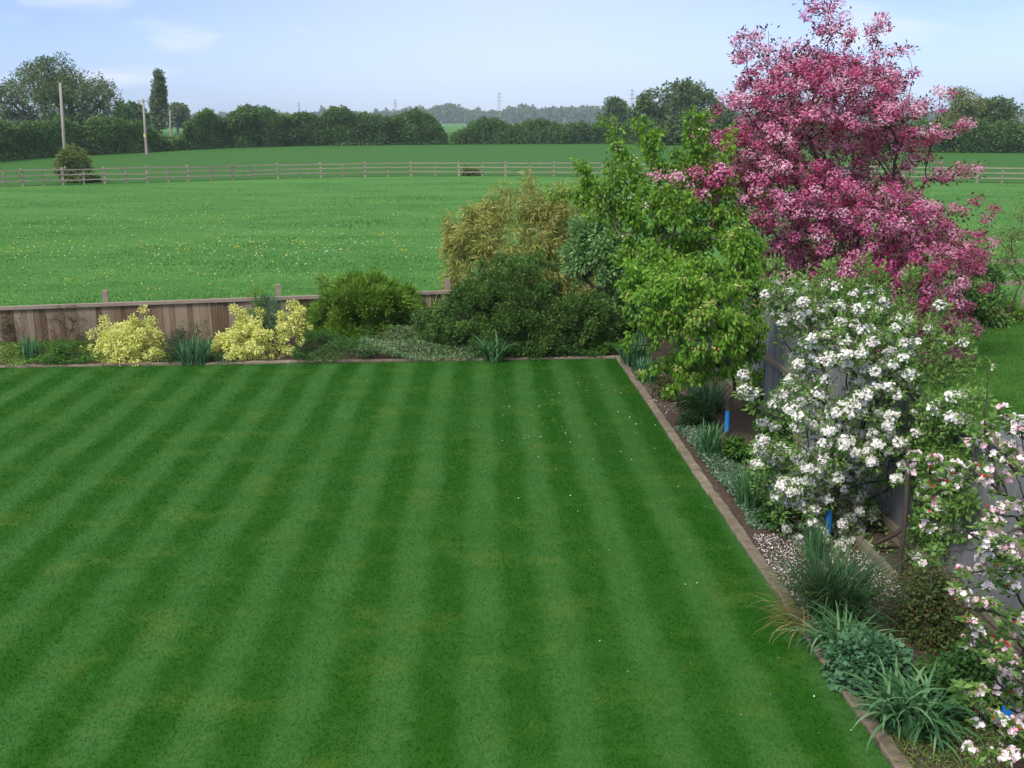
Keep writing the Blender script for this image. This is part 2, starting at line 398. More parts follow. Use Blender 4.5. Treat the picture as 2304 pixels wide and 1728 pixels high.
def plant(name, label, cat, base, Y, rows, n_cl, n_leaf, rc, leaf, mat, seed, dfac=.8, shell=.55, drop=.25, freq=2.5,
          sprays=(), spray_step=.15, spray_jit=.04, stem=None, bark='bark', droop=.2, up=.5, outw=.5, flower=None, group=None,
          leaf_name='foliage', stem_name='trunk', fold=.18, dmax=None, rows_are_world=False, node_frac=1.0):
    rng = np.random.default_rng(seed)
    base = np.asarray(base, float); base = np.array([base[0], base[1], 0.0])
    root = empty(name, base, label, cat, group)
    R = np.array(rows, float) if rows_are_world else rows_world(rows, Y)
    P = profile_points(R, Y, n_cl, dfac, rng, shell, drop, freq, dmax)
    SPn = spray_points(sprays, Y, spray_step, rng, spray_jit)
    if len(SPn): P = np.concatenate([P, SPn])
    P[:, 2] = np.maximum(P[:, 2], .04)
    cen = np.array([np.mean(P[:, 0]), Y, np.mean(P[:, 2])])
    if stem:
        mb = MB(); tr = [np.asarray(q, float) for q in stem['pts']]
        sel = P if node_frac >= 1 else P[rng.permutation(len(P))[:int(len(P) * node_frac)]]
        skeleton(sel, tr, stem.get('tip', .006), stem.get('r', .06), mb, k=stem.get('k', 4), bias=stem.get('bias', .45), rng=rng, expo=stem.get('expo', .5))
        mb.build(stem_name, M[bark], root, True, off=base)
    # leaves
    i = rng.integers(0, len(P), n_leaf)
    d = rvec(rng, n_leaf); q = P[i] + d * (rc * rng.uniform(.1, 1, n_leaf) ** .7)[:, None]
    out = unit(q - cen)
    D = d * .8 + out * outw + rng.normal(0, .35, (n_leaf, 3)); D[:, 2] -= droop * 1.5
    Nm = rvec(rng, n_leaf) * .7 + out * .3; Nm[:, 2] += up
    sz = rng.uniform(.65, 1.25, n_leaf)
    q[:, 2] = np.maximum(q[:, 2], .02)
    v = leaf_quads(q, D, Nm, leaf[0] * sz, leaf[1] * sz, fold=fold)
    cv = rng.uniform(0, 1, len(P))
    rnd = .65 * rng.uniform(0, 1, n_leaf) + .35 * cv[i]
    lo = quads_obj(leaf_name, v, rnd, mat, root, off=base)
    if flower:
        fc = rng.permutation(len(P))[:int(len(P) * flower.get('frac', .6))]
        if 'xmax' in flower: fc = fc[(P[fc, 0] < flower['xmax']) | (rng.uniform(0, 1, len(fc)) < .14)]
        if 'zmax' in flower: fc = fc[P[fc, 2] < flower['zmax'] + rng.normal(0, .12, len(fc))]
        n = flower['n']; i = fc[rng.integers(0, len(fc), n)]
        d = rvec(rng, n); d[:, 2] = d[:, 2] * .8 + .15
        q = P[i] + d * (flower['rc'] * rng.uniform(.3, 1, n) ** .6)[:, None]
        Nm = d * .9 + unit(q - cen) * .6 + rng.normal(0, .3, (n, 3)); Nm[:, 2] += .35
        sz = flower['size'] * rng.uniform(.75, 1.2, n)
        k = flower.get('petals', 5)
        v = flowers(q, Nm, sz, rng, k, tilt=flower.get('tilt', .35), wid=flower.get('wid', .62))
        cv = rng.uniform(0, 1, len(P))
        rnd = np.repeat(.4 * rng.uniform(0, 1, n) + .6 * cv[i], k) 
        rnd = np.clip(rnd + rng.normal(0, .08, len(rnd)), 0, 1)
        quads_obj('blossom', v, rnd, flower['mat'], root, off=base)
        if 'buds' in flower:
            nb = flower['buds']; i = fc[rng.integers(0, len(fc), nb)]
            d = rvec(rng, nb); q = P[i] + d * flower['rc'] * 1.05
            v = flowers(q, d, flower['size'] * .55, rng, 3, tilt=1.3, wid=.9)
            tag(quads_obj('flower_buds', v, np.repeat(rng.uniform(0, 1, nb), 3), flower['bud_mat'], root, off=base), kind='stuff')
    return root

def dome(px, py, wpx, hpx, lean=0.0, flat=.5):
    """half-dome outline rows standing on the ground at photograph pixel (px, py); returns base, Y, rows in world metres"""
    b = G(px, py); Yd = b[1]
    m = Yd / ray(px, py)[1] / F
    W, Hh = wpx * m, hpx * m * 1.0
    rows = []
    for t in (0, .15, .35, .55, .75, .9, 1):
        k = math.sqrt(max(0, 1 - t ** 2.2)) * (1 - flat * .25 * (1 - t)) + .04
        rows.append((t * Hh + .01, b[0] - W / 2 * k + lean * t * Hh, b[0] + W / 2 * k + lean * t * Hh))
    return b, Yd, rows, W
def mound(name, label, cat, px, py, wpx, hpx, n_leaf, leaf, mat, seed, n_cl=None, rc=None, dfac=.9, stems=True, group=None, **kw):
    b, Yd, rows, W = dome(px, py, wpx, hpx)
    b = b + np.array([0, W * dfac * .45, 0])
    Yd = b[1]
    n_cl = n_cl or max(25, int(n_leaf / 40)); rc = rc or W * .09
    st = dict(pts=[(b[0], Yd, 0), (b[0], Yd, rows[-1][0] * .15)], r=min(.03, W * .03), tip=.0025, k=3, bias=.3) if stems else None
    return plant(name, label, cat, b, Yd, rows, n_cl, n_leaf, rc, leaf, mat, seed, dfac=dfac, stem=st, stem_name='stems', group=group, rows_are_world=True, **kw)

def blades(P, az, L, W, lean, arch, rng, seg=4):
    """arching strap leaves: n blades, each a strip of seg quads"""
    n = len(P); ts = np.linspace(0, 1, seg + 1)
    h = np.stack([np.cos(az), np.sin(az), np.zeros(n)], 1); s = np.stack([-np.sin(az), np.cos(az), np.zeros(n)], 1)
    pos = P.copy(); an = lean.copy(); V = np.empty((n, seg + 1, 2, 3))
    for k, t in enumerate(ts):
        wd = W * (1 - t ** 2.2) * (.75 + .5 * min(1, t * 3)) * .5 + .0006
        V[:, k, 0] = pos - s * wd[:, None]; V[:, k, 1] = pos + s * wd[:, None]
        step = L / seg
        d = np.sin(an)[:, None] * h; d[:, 2] = np.cos(an)
        pos = pos + d * step[:, None]; an = an + arch / seg * (.4 + 1.4 * t)
        pos[:, 2] = np.maximum(pos[:, 2], .015)
    idx = np.arange(n * (seg + 1) * 2).reshape(n, seg + 1, 2)
    f = np.stack([idx[:, :-1, 0], idx[:, :-1, 1], idx[:, 1:, 1], idx[:, 1:, 0]], -1).reshape(-1, 4)
    return V.reshape(-1, 3), f, (seg + 1) * 2
def strap(name, label, cat, px, py, n, L, W, spread, mat, seed, arch=1.6, lean=.35, group=None, seg=5, az0=None, azs=None, part='leaf_blades'):
    rng = np.random.default_rng(seed); b = G(px, py)
    a = rng.uniform(0, 6.28, n) if az0 is None else rng.normal(az0, azs, n)
    r = spread * np.sqrt(rng.uniform(0, 1, n)); a2 = rng.uniform(0, 6.28, n)
    P = np.stack([b[0] + r * np.cos(a2), b[1] + r * np.sin(a2), np.full(n, .01)], 1)
    V, f, per = blades(P, a, L * rng.uniform(.55, 1.1, n), W * rng.uniform(.7, 1.2, n), np.abs(rng.normal(lean, .2, n)), arch * rng.uniform(.4, 1.4, n), rng, seg)
    o = mesh(name, V - b, f, mat, None, np.repeat(rng.uniform(0, 1, n), per), loc=b)
    return tag(o, label, cat, group)

# leaf colours
g = lambda r, gg, b: c(r, gg, b)
M['pink'] = leaf_mat('pink_blossom', [g(.25, .015, .085), g(.51, .065, .225), g(.65, .21, .41), g(.78, .44, .62), g(.89, .72, .83)], [0, .26, .52, .8, 1], transl=.4, clump=.2, clump_scale=1.2, tcol=1.0)
M['bronze'] = leaf_mat('bronze_leaf', [g(.05, .016, .018), g(.10, .04, .032), g(.075, .085, .03)], transl=.3)
M['cherry'] = leaf_mat('cherry_leaf', [g(.06, .15, .014), g(.14, .30, .03), g(.24, .42, .06)], transl=.4)
M['lime'] = leaf_mat('lime_leaf', [g(.065, .17, .02), g(.135, .30, .03), g(.24, .42, .06)], transl=.42)
M['corymb'] = leaf_mat('tan_flower', [g(.28, .24, .08), g(.42, .38, .15), g(.38, .42, .14)], transl=.2)
M['apple_leaf'] = leaf_mat('apple_leaf', [g(.06, .15, .03), g(.14, .27, .06), g(.25, .40, .13)], transl=.38)
M['white'] = leaf_mat('white_petal', [g(.62, .60, .62), g(.80, .79, .80), g(.86, .86, .86)], transl=.25, clump=.1, tcol=1.0)
M['blush'] = leaf_mat('blush_petal', [g(.66, .28, .42), g(.76, .56, .66), g(.84, .74, .80), g(.86, .82, .86)], [0, .3, .65, 1], transl=.25, clump=.1, tcol=1.0)
M['bud'] = leaf_mat('red_bud', [g(.40, .02, .04), g(.55, .06, .09), g(.65, .2, .25)], transl=.2)
M['bud_pink'] = leaf_mat('pink_bud', [g(.50, .10, .15), g(.65, .3, .36)], transl=.2)
M['white_cherry'] = leaf_mat('faded_blossom', [g(.45, .36, .36), g(.68, .62, .62)], transl=.25)
M['bamboo'] = leaf_mat('bamboo_leaf', [g(.13, .175, .03), g(.27, .30, .075), g(.45, .42, .16)], transl=.35, clump=.35, clump_scale=1.2)
M['dark_ev'] = leaf_mat('dark_evergreen', [g(.02, .06, .014), g(.06, .145, .028), g(.15, .27, .06)], transl=.18, spec=.3, clump=.3, clump_scale=2)
M['juniper'] = leaf_mat('juniper', [g(.05, .13, .014), g(.13, .265, .03), g(.22, .37, .06)], transl=.25, clump=.35, clump_scale=2)
M['euonymus'] = leaf_mat('yellow_leaf', [g(.33, .40, .08), g(.64, .67, .19), g(.80, .79, .40)], transl=.3, clump=.2, clump_scale=3)
M['choisya'] = leaf_mat('pale_green_leaf', [g(.06, .15, .05), g(.15, .30, .10), g(.28, .45, .19)], transl=.3)
M['twig'] = leaf_mat('sparse_dark_leaf', [g(.03, .05, .02), g(.07, .10, .04)], transl=.25)
M['blue_green'] = leaf_mat('blue_green_leaf', [g(.035, .11, .05), g(.075, .19, .095), g(.13, .26, .14)], transl=.3)
M['strap'] = leaf_mat('strap_leaf', [g(.03, .10, .04), g(.07, .19, .075), g(.17, .31, .15)], transl=.35, clump=.1)
M['sedge'] = leaf_mat('sedge_leaf', [g(.02, .07, .03), g(.04, .115, .045), g(.10, .17, .05)], transl=.35, clump=.1)
M['tan_blade'] = leaf_mat('tan_blade', [g(.22, .16, .05), g(.34, .28, .10)], transl=.3)
M['fresh'] = leaf_mat('fresh_green', [g(.03, .10, .015), g(.065, .175, .025), g(.12, .25, .05)], transl=.35)
M['mid'] = leaf_mat('mid_green', [g(.018, .065, .015), g(.04, .12, .025), g(.075, .17, .04)], transl=.3)
M['silver'] = leaf_mat('variegated', [g(.04, .115, .04), g(.12, .22, .095), g(.30, .39, .22)], [0, .55, 1], transl=.3)
M['vinca'] = leaf_mat('grey_green_mat', [g(.05, .125, .065), g(.12, .22, .13), g(.27, .36, .26)], transl=.3)
M['lime_low'] = leaf_mat('pale_lime', [g(.10, .19, .03), g(.22, .33, .08)], transl=.35)
M['bluefl'] = leaf_mat('blue_flower', [g(.03, .04, .22), g(.08, .10, .36)], transl=.2)
M['berberis'] = leaf_mat('brown_green_leaf', [g(.03, .06, .016), g(.065, .115, .03), g(.13, .075, .035)], transl=.25)
M['orange'] = leaf_mat('orange_leaf', [g(.35, .10, .02), g(.5, .18, .03)], transl=.2)
M['reddish'] = leaf_mat('reddish_leaf', [g(.03, .075, .02), g(.075, .10, .03), g(.16, .06, .03)], transl=.3)
M['hedge'] = leaf_mat('hedge_leaf', [g(.024, .064, .017), g(.058, .135, .03), g(.12, .215, .05)], transl=.3, clump=.45, clump_scale=.22)
M['willow'] = leaf_mat('willow_leaf', [g(.055, .095, .04), g(.10, .16, .065), g(.15, .22, .095)], transl=.35, clump=.3, clump_scale=.2)
M['poplar'] = leaf_mat('poplar_leaf', [g(.075, .12, .06), g(.14, .205, .10), g(.21, .28, .15)], transl=.35, clump=.2, clump_scale=.3)
M['wood'] = leaf_mat('far_wood', [g(.035, .06, .03), g(.07, .10, .045), g(.11, .145, .06)], transl=.3, clump=.5, clump_scale=.025)
M['olive_bush'] = leaf_mat('olive_bush', [g(.07, .10, .025), g(.14, .19, .05), g(.21, .27, .085)], transl=.3, clump_scale=1)
M['petal'] = leaf_mat('fallen_petal', [g(.55, .48, .50), g(.78, .74, .76)], transl=.1)
M['dandelion'] = leaf_mat('dandelion', [g(.46, .36, .01), g(.68, .55, .02)], transl=.1)
M['clock'] = leaf_mat('seed_head', [g(.42, .45, .42), g(.62, .64, .62)], transl=.1)

# ------------------------------------------------------------------ the setting: ground sheets
def sheet(name, pts, z, mat, kind='structure'):
    V = [(p[0], p[1], z) for p in pts]
    o = mesh(name, V, [np.arange(len(V)).reshape(1, -1)], mat)
    return tag(o, kind=kind)
S = 2300
sheet('meadow', [(-S, -60), (S, -60), (S, S), (-S, S)], 0, M['meadow'])
KU, FU, KW = 3.2, 5.0, .13          # kerb line, side fence line, kerb width (garden axis u)
BV = lambda u: 20.1 + (u - KU) * .0145           # back edge of the lawn
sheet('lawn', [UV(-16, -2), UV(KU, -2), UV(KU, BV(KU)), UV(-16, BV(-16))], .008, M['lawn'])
FA, FB = np.array([-10.75, 21.2]), np.array([-1.95, 23.2])      # back fence line
fdir = (FB - FA) / np.linalg.norm(FB - FA)
def back(x): return FA + fdir * ((x - FA[0]) / fdir[0])
corner = back(3.62)
sheet('flower_bed', [UV(-16, BV(-16)), UV(KU, BV(KU)), UV(KU, -2), UV(FU, -2), corner, back(-16)], .012, M['soil'])
# next door: lawn and bed
sheet('next_door_lawn', [UV(FU, -2), UV(16, -2), UV(17, 24), UV(9.5, 23.6), UV(8.6, 22.4), UV(7.6, 20.6), UV(5.6, 17), UV(FU, 15.5)], .008, M['lawn2'])
sheet('next_door_bed', [UV(FU, 15.5), UV(5.6, 17), UV(7.6, 20.6), UV(8.6, 22.4), UV(9.5, 23.6), UV(17, 24), UV(17, 25.6), UV(FU, 24.7)], .010, M['soil2'])
# far crop field beyond the rails
rail_px = [(-160, 426), (0, 420.5), (329, 411), (623, 402), (780, 398.6), (925, 396.8), (1135, 396.5), (1300, 397), (1700, 402), (2198, 411), (2304, 413), (2460, 416.5)]
rail_pts = [G(*p) for p in rail_px]
sheet('crop_field', [(p[0], p[1] + .2) for p in rail_pts] + [(220, 420), (-220, 420)], .02, M['field'])

# concrete edging of the lawn: worn slabs end to end
rng = np.random.default_rng(5)
mb = MB()
def edging(p0, p1, side, first=.9):
    d = p1 - p0; L = np.linalg.norm(d); d /= L; s = np.array([d[1], -d[0], 0]) * side
    t = 0
    while t < L - .05:
        l = min(first * rng.uniform(.97, 1.03), L - t)
        m = p0 + d * (t + l / 2) + s * (KW / 2 + rng.normal(0, .007)); m[2] = .02 + rng.normal(0, .006)
        yaw = rng.normal(0, .008); dd = d * math.cos(yaw) + s * math.sin(yaw); ss = s * math.cos(yaw) - d * math.sin(yaw)
        # slab with worn, slightly wavy edges
        k = 6; V = []; wv = rng.normal(0, .005, (k + 1, 2)); zr = rng.normal(0, .003, k + 1)
        for i in range(k + 1):
            a = (i / k - .5) * (l - .012)
            e0, e1 = -KW / 2 + wv[i, 0], KW / 2 + wv[i, 1]
            q = m + dd * a
            z = np.array([0, 0, 1])
            V += [q + ss * e0 - z * .08, q + ss * e0 + z * (.018 + zr[i]), q + ss * (e0 + .012) + z * (.028 + zr[i]), q + ss * (e1 - .012) + z * (.028 + zr[i]), q + ss * e1 + z * (.018 + zr[i]), q + ss * e1 - z * .08]
        Q = [(i * 6 + j, i * 6 + j + 1, (i + 1) * 6 + j + 1, (i + 1) * 6 + j) for i in range(k) for j in range(5)]
        Q += [(0, 3, 2, 1), (0, 5, 4, 3), (k * 6, k * 6 + 1, k * 6 + 2, k * 6 + 3), (k * 6, k * 6 + 3, k * 6 + 4, k * 6 + 5)]
        mb.add(V, Q, rnd=rng.uniform())
        t += l
edging(UV(KU, 1.5), UV(KU, BV(KU) + KW), 1)
edging(UV(-16, BV(-16)), UV(KU - .005, BV(KU)), -1)
tag(mb.build('lawn_edging', M['kerb']), kind='structure')

# mown grass on the lawn (blades bend with the mower's pass)
rng = np.random.default_rng(11)
n = 420000
v_ = 4.2 + (BV(0) - 4.2) * rng.uniform(0, 1, n) ** 1.15
u_ = rng.uniform(0, 1, n) * (KU + .58 * v_ + 2.2) - (.58 * v_ + 2.2)
P = np.stack([u_ * math.cos(T) - v_ * math.sin(T), u_ * math.sin(T) + v_ * math.cos(T), np.full(n, .008)], 1)
ok = (v_ < BV(u_) - .02) & (u_ < KU - .01); P = P[ok]; n = len(P)
ph = np.cos((P[:, 0] * math.cos(STRIPE_T) + P[:, 1] * math.sin(STRIPE_T) - STRIPE_0) * 2 * math.pi / STRIPE_P)
D = rng.normal(0, .45, (n, 3)); D[:, 2] = 1; D[:, 1] += .45 * np.sign(ph) * np.minimum(1, np.abs(ph) * 2)
D = unit(D); Sd = unit(np.cross(D, rvec(rng, n)))
Lb = rng.uniform(.012, .026, n)[:, None]; Wb = (rng.uniform(.0025, .005, n) * (.6 + P[:, 1] / 16))[:, None]
V = np.stack([P - Sd * Wb, P + Sd * Wb, P + D * Lb], 1).reshape(-1, 3)
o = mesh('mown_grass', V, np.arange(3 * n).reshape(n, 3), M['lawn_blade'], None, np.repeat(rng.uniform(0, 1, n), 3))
tag(o, kind='stuff')

rng = np.random.default_rng(13); n = 60000
P = np.stack([rng.uniform(4.8, 15, n), rng.uniform(9, 24.5, n), np.full(n, .008)], 1)
u_ = P[:, 0] * math.cos(T) + P[:, 1] * math.sin(T); v_ = -P[:, 0] * math.sin(T) + P[:, 1] * math.cos(T)
ok = (u_ > FU + .12) & ((v_ < 15.5) | (u_ > np.interp(v_, [15.5, 17, 20.6, 22.4, 23.6], [FU, 5.6, 7.6, 8.6, 9.5]) + .05)) & (v_ < 23.5)
P = P[ok]; n = len(P)
D = rng.normal(0, .45, (n, 3)); D[:, 2] = 1; D = unit(D); Sd = unit(np.cross(D, rvec(rng, n)))
V = np.stack([P - Sd * .007, P + Sd * .007, P + D * rng.uniform(.025, .055, n)[:, None]], 1).reshape(-1, 3)
tag(mesh('next_door_grass', V, np.arange(3 * n).reshape(n, 3), M['lawn2_blade'], None, np.repeat(rng.uniform(0, 1, n), 3)), kind='stuff')

# long grass of the paddock, dandelions and seed heads
rng = np.random.default_rng(12)
n = 170000
Yr = 22.5 / (1 - rng.uniform(0, 1, n) * .72)
X = rng.uniform(-1, 1, n) * (Yr * .56 + 2)
lim = FA[1] + (X - FA[0]) * fdir[1] / fdir[0] + .3
ok = (Yr > lim); X, Yr = X[ok], Yr[ok]; n = len(X)
P = np.stack([X, Yr, np.zeros(n)], 1)
hm = np.clip(.6 + .45 * sine_noise(P * [1, 2.2, 0], rng, .55) + .3 * sine_noise(P, rng, 2.0), .25, 2.2)
V, f, per = blades(P, rng.uniform(0, 6.28, n), hm * rng.uniform(.03, .075, n), (.006 + Yr * .0004) * rng.uniform(.7, 1.2, n), np.abs(rng.normal(.3, .3, n)), rng.uniform(.3, 1.2, n), rng, 2)
tag(mesh('meadow_grass', V, f, M['meadow_blade'], None, np.repeat(rng.uniform(0, 1, n), per)), kind='stuff')
def flower_dots(name, n, seed, size, mat, y0, y1, hgt, thr):
    rng = np.random.default_rng(seed)
    m = n * 8
    y = y0 / (1 - rng.uniform(0, 1, m) * (1 - y0 / y1)); x = rng.uniform(-1, 1, m) * (y * .56 + 2)
    P = np.stack([x, y, np.zeros(m)], 1)
    s = sine_noise(P * [.6, 1.6, 0], rng, .28) + rng.normal(0, .7, m)
    ok = (y > FA[1] + (x - FA[0]) * fdir[1] / fdir[0] + .8) & (s > thr)
    P = P[ok][:n]; n = len(P); P[:, 2] = rng.uniform(hgt * .6, hgt, n)
    Nm = rng.normal(0, .4, (n, 3)); Nm[:, 2] = 1; Nm[:, 1] -= .4
    v = flowers(P, Nm, size * rng.uniform(.7, 1.3, n), rng, 4, tilt=.3, wid=1.0)
    tag(quads_obj(name, v, np.repeat(rng.uniform(0, 1, n), 4), mat), kind='stuff')
flower_dots('dandelions', 2600, 21, .042, M['dandelion'], 23, 68, .13, .4)
flower_dots('dandelion_seed_heads', 750, 22, .044, M['clock'], 23, 46, .2, .5)

# ------------------------------------------------------------------ fences
def to3(p, z=0): return np.array([p[0], p[1], z])
f3 = np.array([fdir[0], fdir[1], 0]); fn = np.array([fdir[1], -fdir[0], 0])     # fn points to the camera
HB = .9
root = empty('board_fence', to3(FA), 'low brown close-boarded fence with pale cap rail between back bed and paddock', 'fence')
rng = np.random.default_rng(7); mb = MB(); off = to3(FA)
p0 = to3(back(-16)); Lf = np.linalg.norm(to3(corner) - p0); t = 0
while t < Lf - .1:
    wv = .125; yaw = .035
    m = p0 + f3 * (t + wv / 2) + fn * rng.normal(0, .002)
    mb.box(m + np.array([0, 0, (HB - .06 + .04) / 2]), (f3 * math.cos(yaw) + fn * math.sin(yaw)) * (wv / 2 - .0022), fn * .007, np.array([0, 0, (HB - .1) / 2]), rnd=rng.uniform())
    t += wv
mb.build('boards', M['brown_board'], root, off=off)
mb = MB(); mb.box((p0 + to3(corner)) / 2 + fn * .01 + np.array([0, 0, HB - .03]), f3 * Lf / 2, fn * .05, np.array([0, 0, .035])); mb.build('cap_rail', M['cap'], root, off=off)
mb = MB(); mb.box((p0 + to3(corner)) / 2 + fn * .012 + np.array([0, 0, .03]), f3 * Lf / 2, fn * .014, np.array([0, 0, .045])); mb.build('gravel_board', M['brown_board'], root, off=off)
for px in (-160, 236, 627, 1010, 1300):
    q = at(px, 680, 21)  # direction only: find where the column of sight meets the fence line
    k = q[0] / q[1]; x = (FA[1] - FA[0] * fdir[1] / fdir[0]) * k / (1 - k * fdir[1] / fdir[0])
    b = to3(back(x)) - fn * .13
    mb = MB(); mb.box(b + np.array([0, 0, .58]), f3 * .055, fn * .05, np.array([0, 0, .58])); mb.build('post', M['cap'], root, off=off)

# tall grey fence between the two gardens
u3 = UV(1, 0); v3 = UV(0, 1)
root = empty('grey_board_fence', UV(FU, 10), 'tall weathered grey close-boarded fence behind the fruit trees on the right', 'fence')
off = UV(FU, 10); HF = 1.8; rng = np.random.default_rng(8); mb = MB(); t = 0.5
VE = 23.9
while t < VE:
    wv = .115
    mb.box(UV(FU + .03 + rng.normal(0, .0012), t + wv / 2, (HF + .12) / 2), u3 * .007, (v3 * math.cos(.04) + u3 * math.sin(.04)) * (wv / 2 - .0012), np.array([0, 0, (HF - .12) / 2 - .01]), rnd=rng.uniform())
    t += wv
mb.build('boards', M['grey_board'], root, off=off)
for nm, z, hh, uo, ww in (('cap_rail', HF, .03, .015, .05), ('arris_rail', .985, .036, -.012, .03), ('arris_rail', .16, .036, -.012, .03), ('gravel_board', .05, .05, -.002, .02)):
    mb = MB(); mb.box(UV(FU + uo, (.5 + VE) / 2, z), u3 * ww, v3 * (VE - .5) / 2, np.array([0, 0, hh])); mb.build(nm, M['grey_rail'], root, off=off)
for t in np.arange(1.2, VE, 2.7):
    mb = MB(); mb.box(UV(FU + .075, t, HF / 2 - .02), u3 * .018, v3 * .05, np.array([0, 0, HF / 2 - .03]), rnd=.2); mb.build('post', M['grey_rail'], root, off=off)

# post and rail fence across the meadow
root = empty('post_and_rail_fence', rail_pts[5], 'long weathered three-rail timber fence crossing the green field', 'fence')
off = rail_pts[5]; rng = np.random.default_rng(9)
PP = np.array([(p[0], p[1]) for p in rail_pts])
sl = np.concatenate([[0], np.cumsum(np.linalg.norm(np.diff(PP, axis=0), axis=1))])
def alongrail(s): return np.array([np.interp(s, sl, PP[:, 0]), np.interp(s, sl, PP[:, 1]), 0])
def rail_px_s(px):
    ss = np.linspace(0, sl[-1], 3000); q = np.array([alongrail(s) for s in ss])
    pr = 1152 + F * q[:, 0] / (q[:, 1] * CP + H * SP); return ss[np.argmin(abs(pr - px))]
main_px = [-110, -30, 52, 143, 236, 332, 424, 524, 625, 722, 822, 925, 1032, 1137, 1246, 1355, 1465, 1575, 1690, 1800, 1910, 2030, 2198, 2310, 2420]
ss = [rail_px_s(p) for p in main_px]
allp = sorted(ss + [(a + b) / 2 for a, b in zip(ss[:-1], ss[1:])])
for i, s in enumerate(allp):
    big = s in ss; q = alongrail(s); hh = (1.28 if big else 1.12) / 2
    mb = MB(); rr = .085 if big else .06
    mb.box(q + np.array([0, 0, hh]), np.array([rr, 0, 0]), np.array([0, rr * .8, 0]), np.array([rng.normal(0, .015), 0, hh]), rnd=rng.uniform())
    mb.build('post', M['rail'], root, off=off)
for z in (1.12, .75, .37):
    mb = MB()
    for a, b in zip(ss[:-1], ss[1:]):
        qa, qb = alongrail(a), alongrail(b); d = qb - qa; d[2] = rng.normal(0, .03); L = np.linalg.norm(d); d /= L; nn = np.array([d[1], -d[0], 0])
        mb.box((qa + qb) / 2 + nn * .1 + np.array([0, 0, z + rng.normal(0, .015)]), d * L / 2, nn * .022, np.array([0, 0, .045]), rnd=rng.uniform())
    mb.build('rail', M['rail'], root, off=off)

# neighbour's low back fence
A, B = UV(5.6, 24.75), UV(18, 25.9)
root = empty('rail_fence', A, 'low brown two-rail fence at the end of the next garden, far right', 'fence')
d = unit(B - A); nn = np.array([d[1], -d[0], 0]); L = np.linalg.norm(B - A)
for z in (1.18, .62):
    mb = MB(); mb.box((A + B) / 2 + nn * .06 + np.array([0, 0, z]), d * L / 2, nn * .02, np.array([0, 0, .05])); mb.build('rail', M['cap'], root, off=A)
for t in np.arange(.2, L, 1.8):
    mb = MB(); mb.box(A + d * t + np.array([0, 0, .62]), d * .045, nn * .038, np.array([0, 0, .62])); mb.build('post', M['cap'], root, off=A)

# ------------------------------------------------------------------ far trees, hedges, poles, pylons
def hedge(name, label, tops, base, n, size, mat, seed, thick=3.0, group=None, cat='hedge', lumpy=1.0):
    """tops: (px, py) of the ragged top line; base: (px, py) where its foot meets the field"""
    rng = np.random.default_rng(seed)
    b = np.array([G(*p)[:2] for p in base]); bp = np.array([p[0] for p in base], float)
    tx = np.array([p[0] for p in tops], float); ty = np.array([p[1] for p in tops], float)
    px = rng.uniform(tx[0], tx[-1], n)
    bx = np.interp(px, bp, b[:, 0]); by = np.interp(px, bp, b[:, 1])
    topy = np.interp(px, tx, ty)
    hgt = H + (by * (1 / CP)) * 0
    d = np.array([ray(a, t_) for a, t_ in zip(px, topy)]); hgt = H + d[:, 2] / d[:, 1] * by
    q0 = np.stack([bx, by, np.zeros(n)], 1)
    lump = np.abs(np.sin(bx * .55 + 1.3 * np.sin(bx * .13))) ** .7 + .6 * np.abs(np.sin(bx * 1.13 + 2 * np.sin(bx * .31)))
    hgt = hgt + lumpy * (.2 * (lump - .95) + .4 * sine_noise(q0, rng, .6) + .22 * sine_noise(q0, rng, 1.8) + .14 * sine_noise(q0, rng, 4) + .16 * rng.normal(0, 1, n).clip(-2, 2.5)) - size * .3 - .35 * lumpy
    t = rng.uniform(0, 1, n) ** .75; z = np.maximum(.12, hgt * t)
    yo = (rng.uniform(0, 1, n) ** 1.6) * thick * 2 - thick * .55 * np.sqrt(1 - np.clip(t, 0, 1) ** 3) * (.6 + .5 * lump) + lumpy * .7 * sine_noise(np.stack([bx, by, z * 1.5], 1), rng, .9)
    k = (by + yo) / by
    P = np.stack([bx * k, by + yo, z], 1)
    D = rvec(rng, n); D[:, 2] -= .1; Nm = rvec(rng, n) * .8; Nm[:, 2] += .5; Nm[:, 1] -= .4
    sz = size * rng.uniform(.5, 1.3, n)
    v = leaf_quads(P, D, Nm, sz, sz * .7)
    cb = P.mean(0); cb[2] = 0
    o = quads_obj(name, v, rng.uniform(0, 1, n), mat, None, off=cb); o.location = cb
    return tag(o, label, cat, group) if cat else tag(o, kind='stuff')
hb = [(-200, 378), (0, 362), (150, 351), (300, 344), (500, 333), (700, 328), (1000, 325), (1400, 323), (1700, 328), (2100, 343), (2304, 344), (2500, 350)]
hedge('hedge', 'dark tall overgrown hedge at the far left below the spreading tree', [(-190, 250), (0, 258), (60, 264), (130, 262), (200, 268), (250, 258), (290, 262), (330, 275), (350, 285)], hb, 40000, .34, M['hedge'], 31)
hedge('hedge', 'low stretch of hedge below the narrow poplar', [(345, 298), (370, 300), (390, 303), (408, 296), (420, 285)], hb, 2600, .42, M['hedge'], 32, thick=2)
hedge('hedge', 'long dark bushy hedge across the middle of the far field', [(410, 275), (430, 262), (470, 246), (500, 258), (520, 255), (550, 236), (575, 234), (600, 243), (640, 252), (700, 256), (725, 258), (735, 246), (755, 236), (775, 235), (800, 252), (850, 247), (880, 256), (905, 250), (940, 244), (965, 250), (990, 268), (1006, 296)], hb, 62000, .38, M['hedge'], 33)
